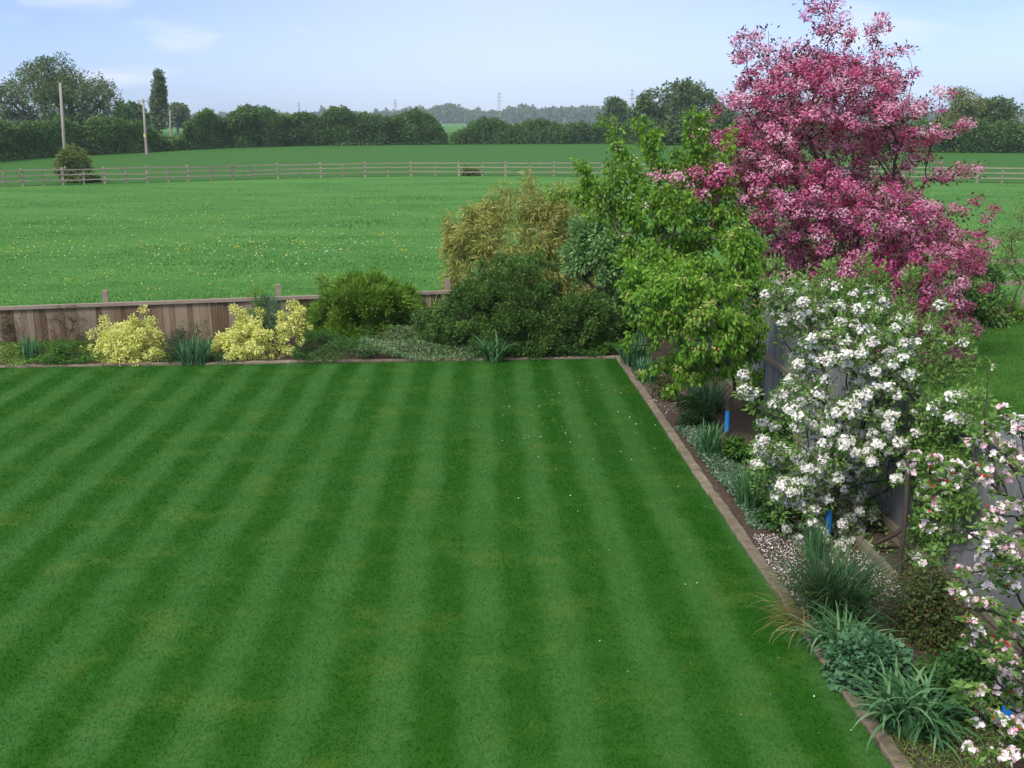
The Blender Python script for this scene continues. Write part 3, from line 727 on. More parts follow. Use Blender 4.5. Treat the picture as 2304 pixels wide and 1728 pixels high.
hedge('hedge', 'trimmed hedge to the right of the field gap', [(1014, 305), (1030, 288), (1060, 275), (1085, 270), (1110, 262), (1150, 272), (1200, 268), (1270, 268), (1340, 274), (1400, 268), (1460, 262), (1540, 262), (1640, 262)], hb, 44000, .38, M['hedge'], 34)
hedge('hedge', 'dense hedge at the far right beyond the pink tree', [(1640, 268), (1800, 268), (2000, 270), (2110, 268), (2160, 262), (2210, 266), (2304, 272), (2450, 275)], hb, 44000, .36, M['hedge'], 35)

def far_tree(name, label, px, py_base, Y, rows, n_cl, n_leaf, rc, size, mat, seed, r=.35, fork=.3, tip=.05, drop=.3, group=None, cat='tree', dfac=.8, shell=.6, bark='bark_grey', freq=.5, **kw):
    top = max(at(px, q[0], Y)[2] for q in rows)
    b = at(px, py_base, Y)
    st = dict(pts=[(b[0], Y, 0), (b[0], Y, top * fork * .5), (b[0] + .05, Y, top * fork)], r=r, tip=tip, k=3, bias=.35)
    return plant(name, label, cat, (b[0], Y), Y, rows, n_cl, n_leaf, rc, size, mat, seed, dfac=dfac, shell=shell, drop=drop, freq=freq, stem=st, bark=bark, leaf_name='crown', group=group, **kw)
far_tree('spreading_tree', 'large open spreading tree just coming into leaf on the far left skyline', 140, 340, 158,
         [(128, 110, 150), (140, 70, 190), (160, 45, 215), (185, 15, 235), (200, 0, 262), (225, -15, 268), (250, -10, 262), (275, 20, 230), (300, 60, 200)], 620, 19000, .8, (.42, .2), M['willow'], 41, r=.5, fork=.22, tip=.04, drop=.24, freq=.9)
far_tree('poplar', 'narrow upright poplar standing above the hedge', 358, 320, 215,
         [(155, 352, 362), (170, 347, 367), (195, 342, 371), (230, 340, 373), (265, 342, 374), (295, 345, 372), (310, 352, 366)], 230, 8000, .5, (.55, .36), M['poplar'], 42, r=.3, fork=.3, tip=.03, drop=.12)
far_tree('willow_tree', 'broad pale green tree in new leaf right of the far hedge', 1540, 325, 205,
         [(186, 1520, 1575), (200, 1475, 1590), (215, 1450, 1600), (235, 1425, 1625), (260, 1415, 1650), (290, 1420, 1650), (310, 1440, 1630)], 330, 18000, 1.0, (.6, .38), M['willow'], 43, r=.5, fork=.25, tip=.05, drop=.25)
far_tree('round_tree', 'small rounded pale tree left of the broad pale tree', 1378, 320, 260,
         [(226, 1368, 1390), (236, 1352, 1408), (250, 1346, 1415), (268, 1348, 1414), (285, 1356, 1408)], 120, 5000, 1.0, (.7, .45), M['willow'], 44, tip=.05, drop=.15)
far_tree('bare_tree', 'thin half-bare tree on the skyline right of the pink tree', 2150, 343, 170,
         [(203, 2130, 2180), (215, 2095, 2205), (235, 2080, 2215), (260, 2075, 2215), (285, 2090, 2200)], 260, 4500, .7, (.4, .22), M['olive_bush'], 45, tip=.035, drop=.3)
far_tree('rounded_tree', 'dense rounded green tree at the far right skyline', 2245, 343, 180,
         [(226, 2220, 2262), (238, 2200, 2285), (255, 2195, 2296), (275, 2198, 2300), (300, 2210, 2290)], 170, 8000, .9, (.5, .36), M['willow'], 46, tip=.04, drop=.1)
far_tree('pale_tree', 'small pale tree above the low hedge beside the poplar', 402, 320, 300,
         [(238, 392, 415), (247, 380, 425), (260, 376, 430), (280, 380, 426)], 90, 3500, 1.0, (.8, .5), M['poplar'], 47, tip=.05, drop=.15)
far_tree('hedge_tree', 'small dark tree between the left hedge and the leaning pole', 290, 325, 240,
         [(236, 275, 300), (246, 262, 325), (262, 258, 335), (285, 262, 330)], 110, 5000, .9, (.7, .45), M['hedge'], 48, tip=.04, drop=.1)
hedge('distant_woodland', None, [(-200, 252), (120, 256), (270, 258), (350, 262), (420, 258), (500, 252), (600, 252), (650, 256), (690, 248), (705, 241), (722, 249), (760, 254), (830, 250), (870, 248), (920, 240), (945, 238), (960, 244), (985, 236), (1000, 230), (1025, 231), (1045, 243), (1080, 246), (1110, 249), (1150, 247), (1170, 240), (1190, 235), (1215, 236), (1240, 243), (1275, 238), (1300, 242), (1345, 236), (1420, 242), (1640, 248), (2000, 250), (2304, 252), (2500, 254)],
      [(-200, 279), (1000, 278), (2500, 279)], 60000, 4.6, M['wood'], 49, thick=40, cat=None, lumpy=3.5)

def bush_at(name, label, px, py, Y, rows, n_leaf, leaf, mat, seed, rc, cat='bush', n_cl=120, **kw):
    b = at(px, py, Y)
    return plant(name, label, cat, (b[0], Y), Y, rows, n_cl, n_leaf, rc, leaf, mat, seed, stem=dict(pts=[(b[0], Y, 0), (b[0], Y, .3)], r=.05, tip=.008, k=3, bias=.3), stem_name='stems', **kw)
yb = G(150, 411)[1] - .8
bush_at('bush', 'rounded olive bush growing through the rails at the foot of the pole', 160, 411, yb,
        [(333, 145, 170), (345, 132, 190), (362, 124, 200), (380, 122, 206), (398, 132, 200), (410, 145, 185)], 5200, (.17, .10), M['olive_bush'], 51, .3)
bush_at('bramble_clump', 'low dark clump under the rails right of the olive bush', 205, 409, yb + .6,
        [(397, 195, 218), (404, 188, 228), (410, 186, 230)], 900, (.16, .09), M['twig'], 52, .2, n_cl=30)
bush_at('bramble_clump', 'low olive clump under the rails in the middle of the field', 1060, 396, G(1060, 396)[1] + .4,
        [(378, 1045, 1070), (386, 1040, 1085), (395, 1038, 1088)], 900, (.18, .10), M['olive_bush'], 53, .2, n_cl=30)

def pole(name, label, px, pyb, pyt, Y=None, cross=True, r=.13, px_t=None, extra=None):
    b = G(px, pyb) if Y is None else np.array([at(px, pyb, Y)[0], Y, 0])
    t = at(px_t or px, pyt, b[1]); h = t[2]
    root = empty(name, b, label, 'utility pole', 'timber utility poles')
    mb = MB(); mb.tube([(0, 0, 0), ((t[0] - b[0]) * .5, 0, h * .5), (t[0] - b[0], 0, h)], [r * 1.15, r, r * .8], 10); mb.build('shaft', M['pole'], root, True)
    if cross:
        tx = t[0] - b[0]
        mb = MB(); mb.box((tx, -.12, h - .35), (.75, 0, 0), (0, .05, 0), (0, 0, .06)); ca = mb.build('cross_arm', M['pole'], root)
        for s in (-.65, 0, .65):
            mb = MB(); mb.tube([(tx + s, -.12, h - .29), (tx + s, -.12, h - .2), (tx + s, -.12, h - .1)], [.05, .07, .04], 6); mb.build('insulator', M['metal'], ca)
    if extra:
        mb = MB(); mb.box((0, -r - .02, 2.6), (.14, 0, 0), (0, .012, 0), (0, 0, .2)); mb.build('warning_sign', M['yellow_sign'], root)
pole('utility_pole', 'tall plain pole standing behind the olive bush at the far left', 150, 405, 186, px_t=135, cross=False, r=.12)
pole('utility_pole', 'pole with cross-arm and small yellow sign before the left hedge', 330, 348, 222, px_t=322, extra=True, r=.17)
pole('utility_pole', 'short distant pole half hidden beside the poplar', 385, 322, 248, Y=250, px_t=382, cross=False, r=.2)

def pylon(label, px, pyt, Y):
    top = at(px, pyt, Y); h = top[2]
    root = empty('pylon', (top[0], Y, 0), label, 'pylon', 'distant electricity pylons')
    mb = MB(); wb, wt = h * .085, h * .016; th = .28
    for sx in (-1, 1):
        for sy in (-1, 1): mb.tube([(sx * wb, sy * wb, 0), (sx * wb * .4, sy * wb * .4, h * .55), (sx * wt, sy * wt, h * .97)], th, 4)
    zs = np.linspace(0, .95, 10) * h
    wz = lambda z: np.interp(z, [0, h * .55, h * .97], [wb, wb * .4, wt])
    for a, b in zip(zs[:-1], zs[1:]):
        for s in (-1, 1):
            for y in (-1, 1):
                mb.tube([(s * wz(a), y * wz(a), a), (-s * wz(b), y * wz(b), b)], th * .5, 3)
    mb.build('lattice_tower', M['metal'], root)
    for z, l in ((.68, .13), (.79, .16), (.9, .11)):
        mb = MB(); mb.tube([(-h * l, 0, h * z + .2), (0, 0, h * z + 1), (h * l, 0, h * z + .2)], [.12, .35, .12], 4); mb.build('cross_arm', M['metal'], root)
pylon('faint pylon on the skyline just left of the cross-armed pole', 312, 224, 1900)
pylon('faint pylon on the skyline above the left half of the long hedge', 672, 228, 2100)
pylon('faint pylon on the skyline above the right half of the long hedge', 889, 221, 1900)
pylon('tallest faint pylon, over the woodland right of the field gap', 1123, 204, 1700)
pylon('very small faint pylon just right of the tallest pylon', 1139, 238, 2100)
pylon('faint pylon on the skyline left of the broad pale tree', 1423, 197, 1650)

# ------------------------------------------------------------------ garden trees along the side bed
def guard(root, base, z0, z1, r=.035):
    mb = MB(); mb.tube([(0, 0, z0), (0, 0, (z0 + z1) / 2), (0, 0, z1)], [r, r, r], 14, cap=False)
    mb.tube([(0, 0, z0 + .004), (0, 0, z1 - .004)], [r - .005, r - .005], 14, cap=False)
    return tag(mb.build('trunk_guard', M['blue'], root, True), 'bright blue plastic guard round the trunk')

# pink crab apple over the fence
bp_ = np.array([6.75, 19.6, 0])
plant('crab_apple_tree', 'big crab apple tree covered in deep pink blossom', 'tree', bp_, 19.4,
      [(130, 1800, 1900), (155, 1690, 2000), (200, 1650, 2035), (240, 1625, 2065), (280, 1620, 2095), (330, 1590, 2110), (380, 1565, 2105), (420, 1565, 2100), (470, 1605, 2112), (520, 1680, 2150), (565, 1705, 2200), (620, 1715, 2210), (680, 1760, 2200), (740, 1800, 2180), (800, 1870, 2150)],
      1650, 26000, .19, (.072, .038), M['bronze'], 61, dfac=.8, shell=.45, drop=.14, freq=2.6,
      sprays=[[(1850, 170), (1850, 90), (1828, 40), (1822, -15)], [(1880, 150), (1885, 60), (1868, -20)], [(1960, 180), (1965, 90), (1985, 38)], [(2000, 200), (2005, 110)], [(2000, 200), (2030, 140)], [(1700, 200), (1705, 130), (1706, 66)], [(1690, 170), (1662, 112), (1650, 100)],
              [(1800, 180), (1822, 95)], [(1780, 170), (1775, 100)], [(1740, 160), (1745, 85)], [(1920, 170), (1920, 85)], [(2050, 280), (2100, 235), (2130, 218)], [(2090, 300), (2150, 290), (2172, 265)], [(2090, 390), (2150, 400), (2190, 378)], [(2100, 520), (2150, 480), (2183, 442)], [(2150, 570), (2200, 520), (2222, 478)], [(2190, 620), (2218, 580)], [(2190, 590), (2226, 548)],
              [(1640, 390, -1), (1560, 400, -1.4), (1495, 398, -1.6)], [(1640, 430, -1), (1570, 440, -1.4)], [(1640, 320), (1580, 295)], [(1640, 250), (1600, 240)], [(2150, 700), (2190, 740)], [(2100, 740), (2160, 790)], [(1620, 470, -.5), (1590, 520, -1)]],
      spray_step=.10, spray_jit=.09, stem=dict(pts=[bp_, bp_ + [.03, 0, .7], bp_ + [-.05, .05, 1.5]], r=.12, tip=.004, k=4, bias=.4, expo=.42), droop=.15,
      flower=dict(n=112000, rc=.15, size=.047, petals=4, mat=M['pink'], frac=.92, tilt=.5, wid=.75))
# cherry behind
bc = UV(4.1, 18.3)
plant('cherry_tree', 'upright green cherry tree with a few faded blossoms left of the pink tree', 'tree', bc, bc[1],
      [(330, 1420, 1600), (380, 1350, 1640), (430, 1330, 1660), (480, 1320, 1690), (530, 1350, 1700), (580, 1390, 1710), (640, 1410, 1700), (700, 1440, 1690), (740, 1480, 1640)],
      300, 19000, .14, (.095, .045), M['cherry'], 62, dfac=.75, shell=.5, drop=.42,
      sprays=[[(1480, 480), (1410, 360), (1375, 272)], [(1500, 450), (1462, 340), (1450, 275)], [(1520, 450), (1475, 330), (1478, 290)], [(1550, 450), (1555, 330), (1560, 255)], [(1560, 400), (1582, 290), (1590, 262)], [(1450, 520), (1360, 430), (1300, 372)], [(1440, 500), (1330, 420), (1320, 380)], [(1400, 500), (1300, 440), (1258, 428)], [(1440, 470), (1380, 400)], [(1560, 440), (1520, 340)], [(1600, 400), (1640, 340), (1650, 300)]],
      spray_step=.11, spray_jit=.05, bark='bark_grey', stem=dict(pts=[bc, bc + [-.05, 0, .8], bc + [-.2, 0, 1.55]], r=.075, tip=.006, bias=.25), droop=.55, outw=.25,
      flower=dict(n=900, rc=.13, size=.04, petals=5, mat=M['white_cherry'], frac=.16))
# lime-green dogwood
bl = UV(4.03, 14.55)
rt = plant('dogwood_tree', 'small lime-green tree with flat tan flower heads and a blue trunk guard', 'tree', bl, bl[1],
      [(520, 1655, 1690), (540, 1632, 1700), (565, 1622, 1718), (590, 1560, 1722), (605, 1420, 1722), (650, 1405, 1724), (711, 1412, 1722), (756, 1428, 1712), (801, 1462, 1702), (832, 1480, 1670), (850, 1500, 1600)],
      300, 13500, .11, (.08, .043), M['lime'], 63, dfac=.8, shell=.5, drop=.28, freq=4,
      sprays=[[(1660, 640), (1668, 560), (1672, 512)], [(1690, 640), (1712, 560)], [(1560, 640), (1540, 598)], [(1420, 680), (1402, 640)], [(1530, 850), (1500, 880)], [(1650, 640), (1640, 560), (1650, 525)], [(1690, 600), (1690, 540)], [(1420, 620), (1408, 600)], [(1440, 740), (1412, 765)], [(1480, 800), (1455, 840)], [(1660, 800), (1690, 850)]],
      stem=dict(pts=[bl, bl + [0, 0, .3], bl + [.0, 0, .55]], r=.032, tip=.004, bias=.25, k=4), droop=.7, outw=.25,
      flower=dict(n=1900, rc=.10, size=.036, petals=5, mat=M['corymb'], frac=.24, tilt=.1))
guard(rt, bl, .16, .48)
# white apple
ba = UV(4.2, 10.7)
rt = plant('apple_tree', 'apple tree thick with pure white blossom and a blue trunk guard', 'tree', ba, ba[1] + .1,
      [(630, 1720, 2080), (660, 1705, 2100), (708, 1730, 2145), (771, 1740, 2165), (834, 1752, 2200), (889, 1745, 2190), (931, 1690, 2150), (982, 1682, 2145), (1045, 1693, 2130), (1108, 1701, 2150), (1172, 1739, 2160), (1214, 1781, 2130), (1245, 1830, 2070)],
      760, 31000, .10, (.056, .028), M['apple_leaf'], 64, dfac=.7, shell=.55, drop=.32, freq=4,
      sprays=[[(1870, 700), (1868, 590)], [(1950, 700), (1952, 590)], [(2043, 720), (2048, 605)], [(1743, 720), (1742, 600)], [(1800, 720), (1790, 650)], [(1990, 700), (1985, 620)], [(2090, 760), (2120, 680)], [(1700, 930), (1672, 850)], [(1760, 900), (1770, 860)], [(2120, 790), (2160, 740)], [(1830, 690), (1822, 640)], [(2040, 1000, -.4), (2130, 960, -1.3), (2185, 940, -1.9)], [(2050, 1050, -.5), (2110, 1050, -1.1), (2170, 1085, -1.7)], [(2060, 1130, -.6), (2140, 1150, -1.4), (2185, 1130, -1.9)], [(2050, 1190, -.5), (2130, 1240, -1.3)], [(2040, 1230, -.4), (2100, 1275, -1.0)], [(2060, 1010, -.6), (2120, 1010, -1.2), (2165, 1030, -1.7)], [(2050, 1090, -.5), (2130, 1105, -1.3)], [(2050, 1160, -.5), (2120, 1200, -1.2), (2160, 1195, -1.6)], [(2060, 940, -.6), (2140, 905, -1.4), (2200, 890, -2)], [(2080, 900, -.8), (2150, 930, -1.5)], [(2070, 1070, -.7), (2125, 1150, -1.2)]],
      spray_step=.045, spray_jit=.035, stem=dict(pts=[ba, ba + [.02, 0, .45], ba + [.1, .02, .8]], r=.035, tip=.003, bias=.3, k=4, expo=.42), droop=-.15,
      flower=dict(n=24000, rc=.068, size=.044, petals=5, mat=M['white'], frac=.72, xmax=at(2085, 1000, ba[1])[0] - .4, zmax=at(1900, 668, ba[1])[2], tilt=.3, wid=.7, buds=130, bud_mat=M['bud_pink']))
guard(rt, ba, .12, .42, .04)

# blush apple nearest the camera, placed shoot by shoot
bn = UV(4.24, 6.85)
rng = np.random.default_rng(65)
root = empty('young_apple_tree', bn, 'nearest apple tree with loose blush pink blossom and red buds at the right edge', 'tree')
limbs = [  # pixel x, pixel y, depth
    [(2330, 1300, 6.7), (2304, 1155, 6.5), (2211, 1073, 6.2), (2189, 1070, 6.15), (2117, 1092, 6.0)],
    [(2192, 1071, 6.15), (2188, 1020, 6.2), (2184, 972, 6.25)],
    [(2250, 1110, 6.3), (2222, 1000, 6.4), (2216, 955, 6.5), (2220, 900, 6.5), (2225, 822, 6.5)],
    [(2330, 1160, 6.6), (2300, 1000, 6.6), (2290, 945, 6.6)],
    [(2320, 1260, 6.3), (2304, 1184, 6.0), (2230, 1223, 5.9), (2244, 1245, 5.85), (2257, 1268, 5.8)],
    [(2230, 1228, 5.9), (2180, 1236, 5.8), (2098, 1240, 5.7)],
    [(2320, 1210, 6.4), (2290, 1165, 6.3), (2250, 1160, 6.2), (2210, 1178, 6.1)],
    [(2330, 1330, 6.4), (2290, 1280, 6.2), (2215, 1284, 6.0)],
    [(2340, 1450, 6.3), (2303, 1402, 6.1), (2240, 1378, 5.9), (2191, 1371, 5.8), (2170, 1340, 5.8)],
    [(2335, 1600, 6.3), (2270, 1560, 6.0), (2200, 1480, 5.8), (2176, 1400, 5.7)],
    [(2330, 1660, 6.2), (2237, 1633, 5.8), (2188, 1590, 5.6), (2160, 1560, 5.6)],
    [(2320, 1680, 6.0), (2260, 1690, 5.6), (2200, 1715, 5.5)],
    [(2275, 1130, 6.35), (2230, 1040, 6.4), (2205, 985, 6.4)],
    [(2120, 1092, 6.0), (2090, 1130, 5.95)], [(2140, 1090, 6.0), (2120, 1050, 6.0)],
    [(2330, 1200, 6.2), (2300, 1100, 6.1), (2270, 1040, 6.1)],
    [(2330, 1560, 6.0), (2290, 1500, 5.8), (2230, 1490, 5.7)],
    [(2335, 1400, 6.5), (2280, 1330, 6.3), (2240, 1310, 6.2), (2150, 1330, 6.1)],
    [(2330, 1640, 6.3), (2280, 1600, 6.1), (2240, 1560, 6.0), (2195, 1555, 5.9)],
    [(2330, 1500, 6.4), (2285, 1440, 6.2), (2235, 1430, 6.1)],
    [(2330, 1080, 6.8), (2285, 1060, 6.7), (2240, 1020, 6.7), (2180, 1000, 6.7)],
    [(2330, 1010, 6.9), (2280, 970, 6.9), (2255, 935, 6.9)],
    [(2320, 1700, 5.9), (2280, 1650, 5.7), (2250, 1620, 5.6)],
    [(2230, 1228, 5.9), (2150, 1190, 5.8), (2075, 1165, 5.8)], [(2215, 1284, 6.0), (2150, 1300, 5.9), (2090, 1270, 5.9)], [(2117, 1092, 6.0), (2080, 1060, 6.0), (2060, 1030, 6.0)],
]
mb = MB()
tr = [bn, bn + [.04, 0, .6], bn + [.16, -.05, 1.3], bn + [.2, -.08, 1.9]]
mb.tube(tr, [.035, .032, .027, .02], 8)
cl_pts = []
for li in limbs:
    p = np.array([at(*q) for q in li])
    if li[0][0] > 2300:
        j = np.argmin([abs(q[2] - p[0][2] + .3) for q in tr]); p = np.concatenate([[np.asarray(tr[j])], p])
    # smooth the polyline
    tt = np.linspace(0, 1, len(p)); ts = np.linspace(0, 1, len(p) * 4)
    sp = np.stack([np.interp(ts, tt, p[:, k]) for k in range(3)], 1)
    sp[1:-1] = (sp[:-2] + sp[1:-1] * 2 + sp[2:]) / 4 + rng.normal(0, .006, sp[1:-1].shape)
    r0 = .013 if len(li) > 3 else .007
    mb.tube(sp, np.linspace(r0, .003, len(sp)), 6)
    L = np.linalg.norm(np.diff(sp, axis=0), axis=1).sum()
    for k in range(max(2, int(L / .14))):
        s = rng.uniform(.25 if li[0][0] > 2300 else 0, 1); q = np.array([np.interp(s, np.linspace(0, 1, len(sp)), sp[:, a]) for a in range(3)])
        e = q + rvec(rng, 1)[0] * rng.uniform(.03, .10) + [0, 0, .03]
        mb.tube([q, (q + e) / 2 + [0, 0, .008], e], [.003, .0025, .002], 4); cl_pts.append(e)
    cl_pts.append(sp[-1])
mb.build('trunk', M['bark'], root, True, off=bn)
cl_pts = np.array(cl_pts); k = len(cl_pts)
flw = rng.uniform(0, 1, k) < .6
i = np.repeat(np.arange(k), 12); d = rvec(rng, len(i)); d[:, 2] = np.abs(d[:, 2]) * .5
D = d + rng.normal(0, .2, d.shape); Nm = rng.normal(0, .4, d.shape); Nm[:, 2] += 1
sz = rng.uniform(.6, 1.2, len(i))
quads_obj('foliage', leaf_quads(cl_pts[i] + d * .012, D, Nm, .062 * sz, .032 * sz, curl=.2), rng.uniform(0, 1, len(i)), M['apple_leaf'], root, off=bn)
ci = np.where(flw)[0]; i = ci[rng.integers(0, len(ci), len(ci) * 5)]
d = rvec(rng, len(i)); d[:, 2] = d[:, 2] * .6 + .3; q = cl_pts[i] + d * .036
Nm = d + rng.normal(0, .25, d.shape)
sz = .05 * rng.uniform(.8, 1.15, len(i))
def round_petals(P, Nm, size, rng):
    Nm = unit(Nm); a = unit(np.cross(Nm, rvec(rng, len(P)))); b = np.cross(Nm, a); ph = rng.uniform(0, 6.28, len(P)); out = []
    prof = [(0, 0, 0), (.45, -.30, .10), (.82, -.33, .22), (1.0, -.12, .24), (1.0, .12, .24), (.82, .33, .22), (.45, .30, .10), (.6, 0, .04)]
    for m in range(5):
        an = ph + 2 * math.pi * m / 5 + rng.normal(0, .1, len(P)); til = .25 + rng.normal(0, .22, len(P))
        D = unit(np.cos(an)[:, None] * a + np.sin(an)[:, None] * b + Nm * til[:, None]); S_ = unit(np.cross(D, Nm)); N_ = np.cross(S_, D)
        r_ = (size * .52)[:, None]
        out.append(np.stack([P + r_ * (x * D + (y * 1.15) * S_ + (z * rng.uniform(.4, 1.6, len(P)))[:, None] * N_) for x, y, z in prof], 1))
    V = np.stack(out, 1).reshape(-1, 8, 3); n = len(V)
    t = np.array([(7, k_, k_ % 7 + 1) if k_ else (7, 6, 0) for k_ in range(7)]); t = np.array([(0, 1, 7), (1, 2, 7), (2, 3, 7), (3, 4, 7), (4, 5, 7), (5, 6, 7), (6, 0, 7)])
    return V, (t[None] + 8 * np.arange(n)[:, None, None]).reshape(-1, 3)
Vp, Fp = round_petals(q, Nm, sz, rng)
cv = rng.uniform(0, 1, k)
pr = np.clip(np.repeat(.5 * cv[i] + .5 * rng.uniform(0, 1, len(i)), 5) + rng.normal(0, .12, len(i) * 5), 0, 1)
ra = np.repeat(pr[:, None], 8, 1); ra[:, 2:6] -= .12; ra[:, 7] += .15
mesh('blossom', Vp.reshape(-1, 3) - bn, Fp, M['blush'], root, np.clip(ra, 0, 1).ravel(), True)
bi = rng.integers(0, k, 150); d = rvec(rng, 150); d[:, 2] = np.abs(d[:, 2]); q = cl_pts[bi] + d * .03
v = flowers(q, d, .036, rng, 4, tilt=1.5, wid=1.0)
tag(quads_obj('flower_buds', v, np.repeat(rng.uniform(0, 1, 150), 4), M['bud'], root, off=bn), kind='stuff')
guard(root, bn, .1, .46, .05)

# dark stake beside the white apple, timber lying along the bed
b = G(2022, 1290)
root_ = MB(); t_ = at(2040, 1000, b[1] + .1)
root_.tube([(0, 0, -.05), (.02, .02, t_[2] * .5), (t_[0] - b[0], .05, t_[2])], [.028, .026, .022], 9)
o = root_.build('tree_stake', M['bark'], None, True); o.location = b
tag(o, 'dark round wooden stake right of the white apple tree', 'stake')
a_, b_ = G(1905, 1203), G(2003, 1303)
mb = MB(); d = unit(b_ - a_); nn = np.array([d[1], -d[0], 0])
mb.box((a_ + b_) / 2 * [1, 1, 0] + [0, 0, .06], d * np.linalg.norm(b_ - a_) / 2 * 1.15, nn * .035, np.array([0, 0, .05]))
o = mb.build('timber_length', M['grey_rail'], None, off=(a_ + b_) / 2); o.location = (a_ + b_) / 2
tag(o, 'weathered grey timber lying on soil behind the tall sedge', 'timber')

# ------------------------------------------------------------------ back bed
mound('yellow_shrub', 'yellow variegated shrub, the left and rounder of the two yellow bushes', 'shrub', 278, 824, 180, 84, 14000, (.05, .03), M['euonymus'], 71, n_cl=190, rc=.10, drop=.2, freq=3, up=.8, sprays=[[(230, 745), (205, 738)], [(250, 745), (240, 722)], [(300, 735), (320, 712)], [(330, 750), (345, 722)], [(340, 780), (368, 770)], [(220, 790), (196, 785)]], spray_jit=.06, spray_step=.08, group='yellow variegated shrubs')
bY = G(585, 817); yy = bY[1] + .55
plant('yellow_shrub', 'yellow variegated shrub, the right and spikier of the two yellow bushes', 'shrub', (bY[0], yy), yy,
      [(722, 520, 660), (740, 505, 665), (765, 490, 680), (785, 482, 684), (800, 495, 668), (815, 520, 660)], 150, 15000, .10, (.05, .03), M['euonymus'], 72, drop=.3, freq=4, up=.8,
      sprays=[[(560, 740), (525, 700)], [(560, 730), (540, 715)], [(630, 740), (650, 690)], [(640, 740), (688, 690)], [(640, 750), (690, 730)], [(520, 770), (478, 772)], [(600, 730), (580, 712)]], spray_jit=.07, spray_step=.08,
      stem=dict(pts=[(bY[0], yy, 0), (bY[0], yy, .1)], r=.03, tip=.003, k=3, bias=.3), stem_name='stems', group='yellow variegated shrubs')
mound('dark_twiggy_shrub', 'dark small-leaved shrub right of the rounder yellow bush', 'shrub', 392, 824, 115, 72, 4200, (.03, .014), M['twig'], 73, rc=.09)
mound('blue_green_shrub', 'small blue-green shrub behind the spikier yellow bush', 'shrub', 600, 790, 95, 125, 5500, (.04, .02), M['blue_green'], 74, rc=.08)
mound('dark_conifer', 'small dark green conifer top against the brown fence behind yellow bush', 'shrub', 578, 788, 64, 146, 3600, (.04, .012), M['juniper'], 75, rc=.07, droop=-.4)
for i, (px, wpx, hpx, lab) in enumerate(((22, 60, 90, 'bare dark climbing stems on the brown fence at the left edge'), (150, 150, 105, 'dark twiggy rose against the brown fence left of yellow bush'), (440, 110, 70, 'thin dark twigs against the brown fence between the yellow bushes'))):
    mound('climbing_rose', lab, 'shrub', px, 786, wpx, hpx, 700, (.035, .018), M['twig'], 80 + i, n_cl=70, rc=.07, dfac=.3, shell=.7)
jb = G(815, 775); jy = jb[1] + 1.1
plant('juniper', 'feathery mid-green juniper in front of the low brown fence', 'shrub', (jb[0], jy), jy,
      [(630, 755, 850), (645, 735, 900), (665, 720, 940), (690, 705, 965), (720, 690, 985), (750, 680, 990), (785, 690, 980)], 380, 56000, .16, (.10, .024), M['juniper'], 76, dfac=.8, drop=.3, freq=2.2, droop=-.35, outw=1.0, up=.3,
      sprays=[[(760, 680), (735, 640)], [(800, 660), (790, 625)], [(840, 660), (850, 628)], [(880, 670), (905, 645)], [(720, 720), (698, 680)]], spray_jit=.08,
      stem=dict(pts=[(jb[0], jy, 0), (jb[0], jy, .2)], r=.04, tip=.004, k=3, bias=.3), stem_name='stems')
db = G(1170, 812); dy = db[1] + 1.35
plant('evergreen_shrub', 'large dark green rounded evergreen shrub at the back corner', 'shrub', (db[0], dy), dy,
      [(583, 1120, 1230), (595, 1080, 1270), (615, 1050, 1320), (645, 1010, 1360), (680, 980, 1390), (715, 955, 1402), (750, 935, 1400), (785, 985, 1390), (806, 1090, 1370)], 700, 100000, .15, (.06, .026), M['dark_ev'], 77, dfac=.62, shell=.36, drop=.1, freq=2.2, droop=-.2, outw=.8, sprays=[[(1080, 630), (1000, 680), (935, 735)], [(1050, 680), (960, 735), (925, 765)], [(1040, 740), (960, 775)], [(1150, 620), (1140, 575)], [(1200, 620), (1215, 578)], [(1330, 660), (1385, 640)]], spray_jit=.1,
      stem=dict(pts=[(db[0], dy, 0), (db[0], dy, .25)], r=.05, tip=.004, k=3, bias=.3), stem_name='stems')
bb = G(1170, 700); by_ = 24.2
plant('bamboo', 'tall tan and gold bamboo clump behind the dark evergreen shrub', 'bamboo', (at(1160, 700, by_)[0], by_), by_,
      [(440, 1100, 1180), (465, 1080, 1275), (490, 1050, 1290), (520, 1005, 1310), (560, 1002, 1320), (600, 1000, 1340), (650, 1005, 1340), (700, 1020, 1330)], 420, 42000, .17, (.15, .024), M['bamboo'], 78, dfac=.6, drop=.28, freq=2.0, droop=.35,
      sprays=[[(1110, 520), (1105, 440)], [(1140, 500), (1138, 430)], [(1180, 500), (1185, 405)], [(1215, 500), (1205, 440)], [(1240, 500), (1250, 415)], [(1270, 500), (1262, 440)], [(1020, 560), (1008, 495)], [(1060, 560), (1062, 470)], [(1320, 500), (1312, 420), (1322, 415)], [(1340, 500), (1335, 425)], [(1300, 520), (1290, 480)]], spray_jit=.06, spray_step=.1,
      stem=dict(pts=[(at(1160, 700, by_)[0], by_, 0), (at(1160, 700, by_)[0], by_, .1)], r=.05, tip=.005, k=3, bias=.15), stem_name='canes', leaf_name='foliage', bark='bark_grey')
strap('bamboo_shoots', 'small light green grassy clump by the fence beside the dark evergreen', 'plant', 985, 762, 150, 1.1, .022, .3, M['lime_low'], 79, arch=1.0, lean=.4)
cb_ = G(1380, 760); cyy = 21.9
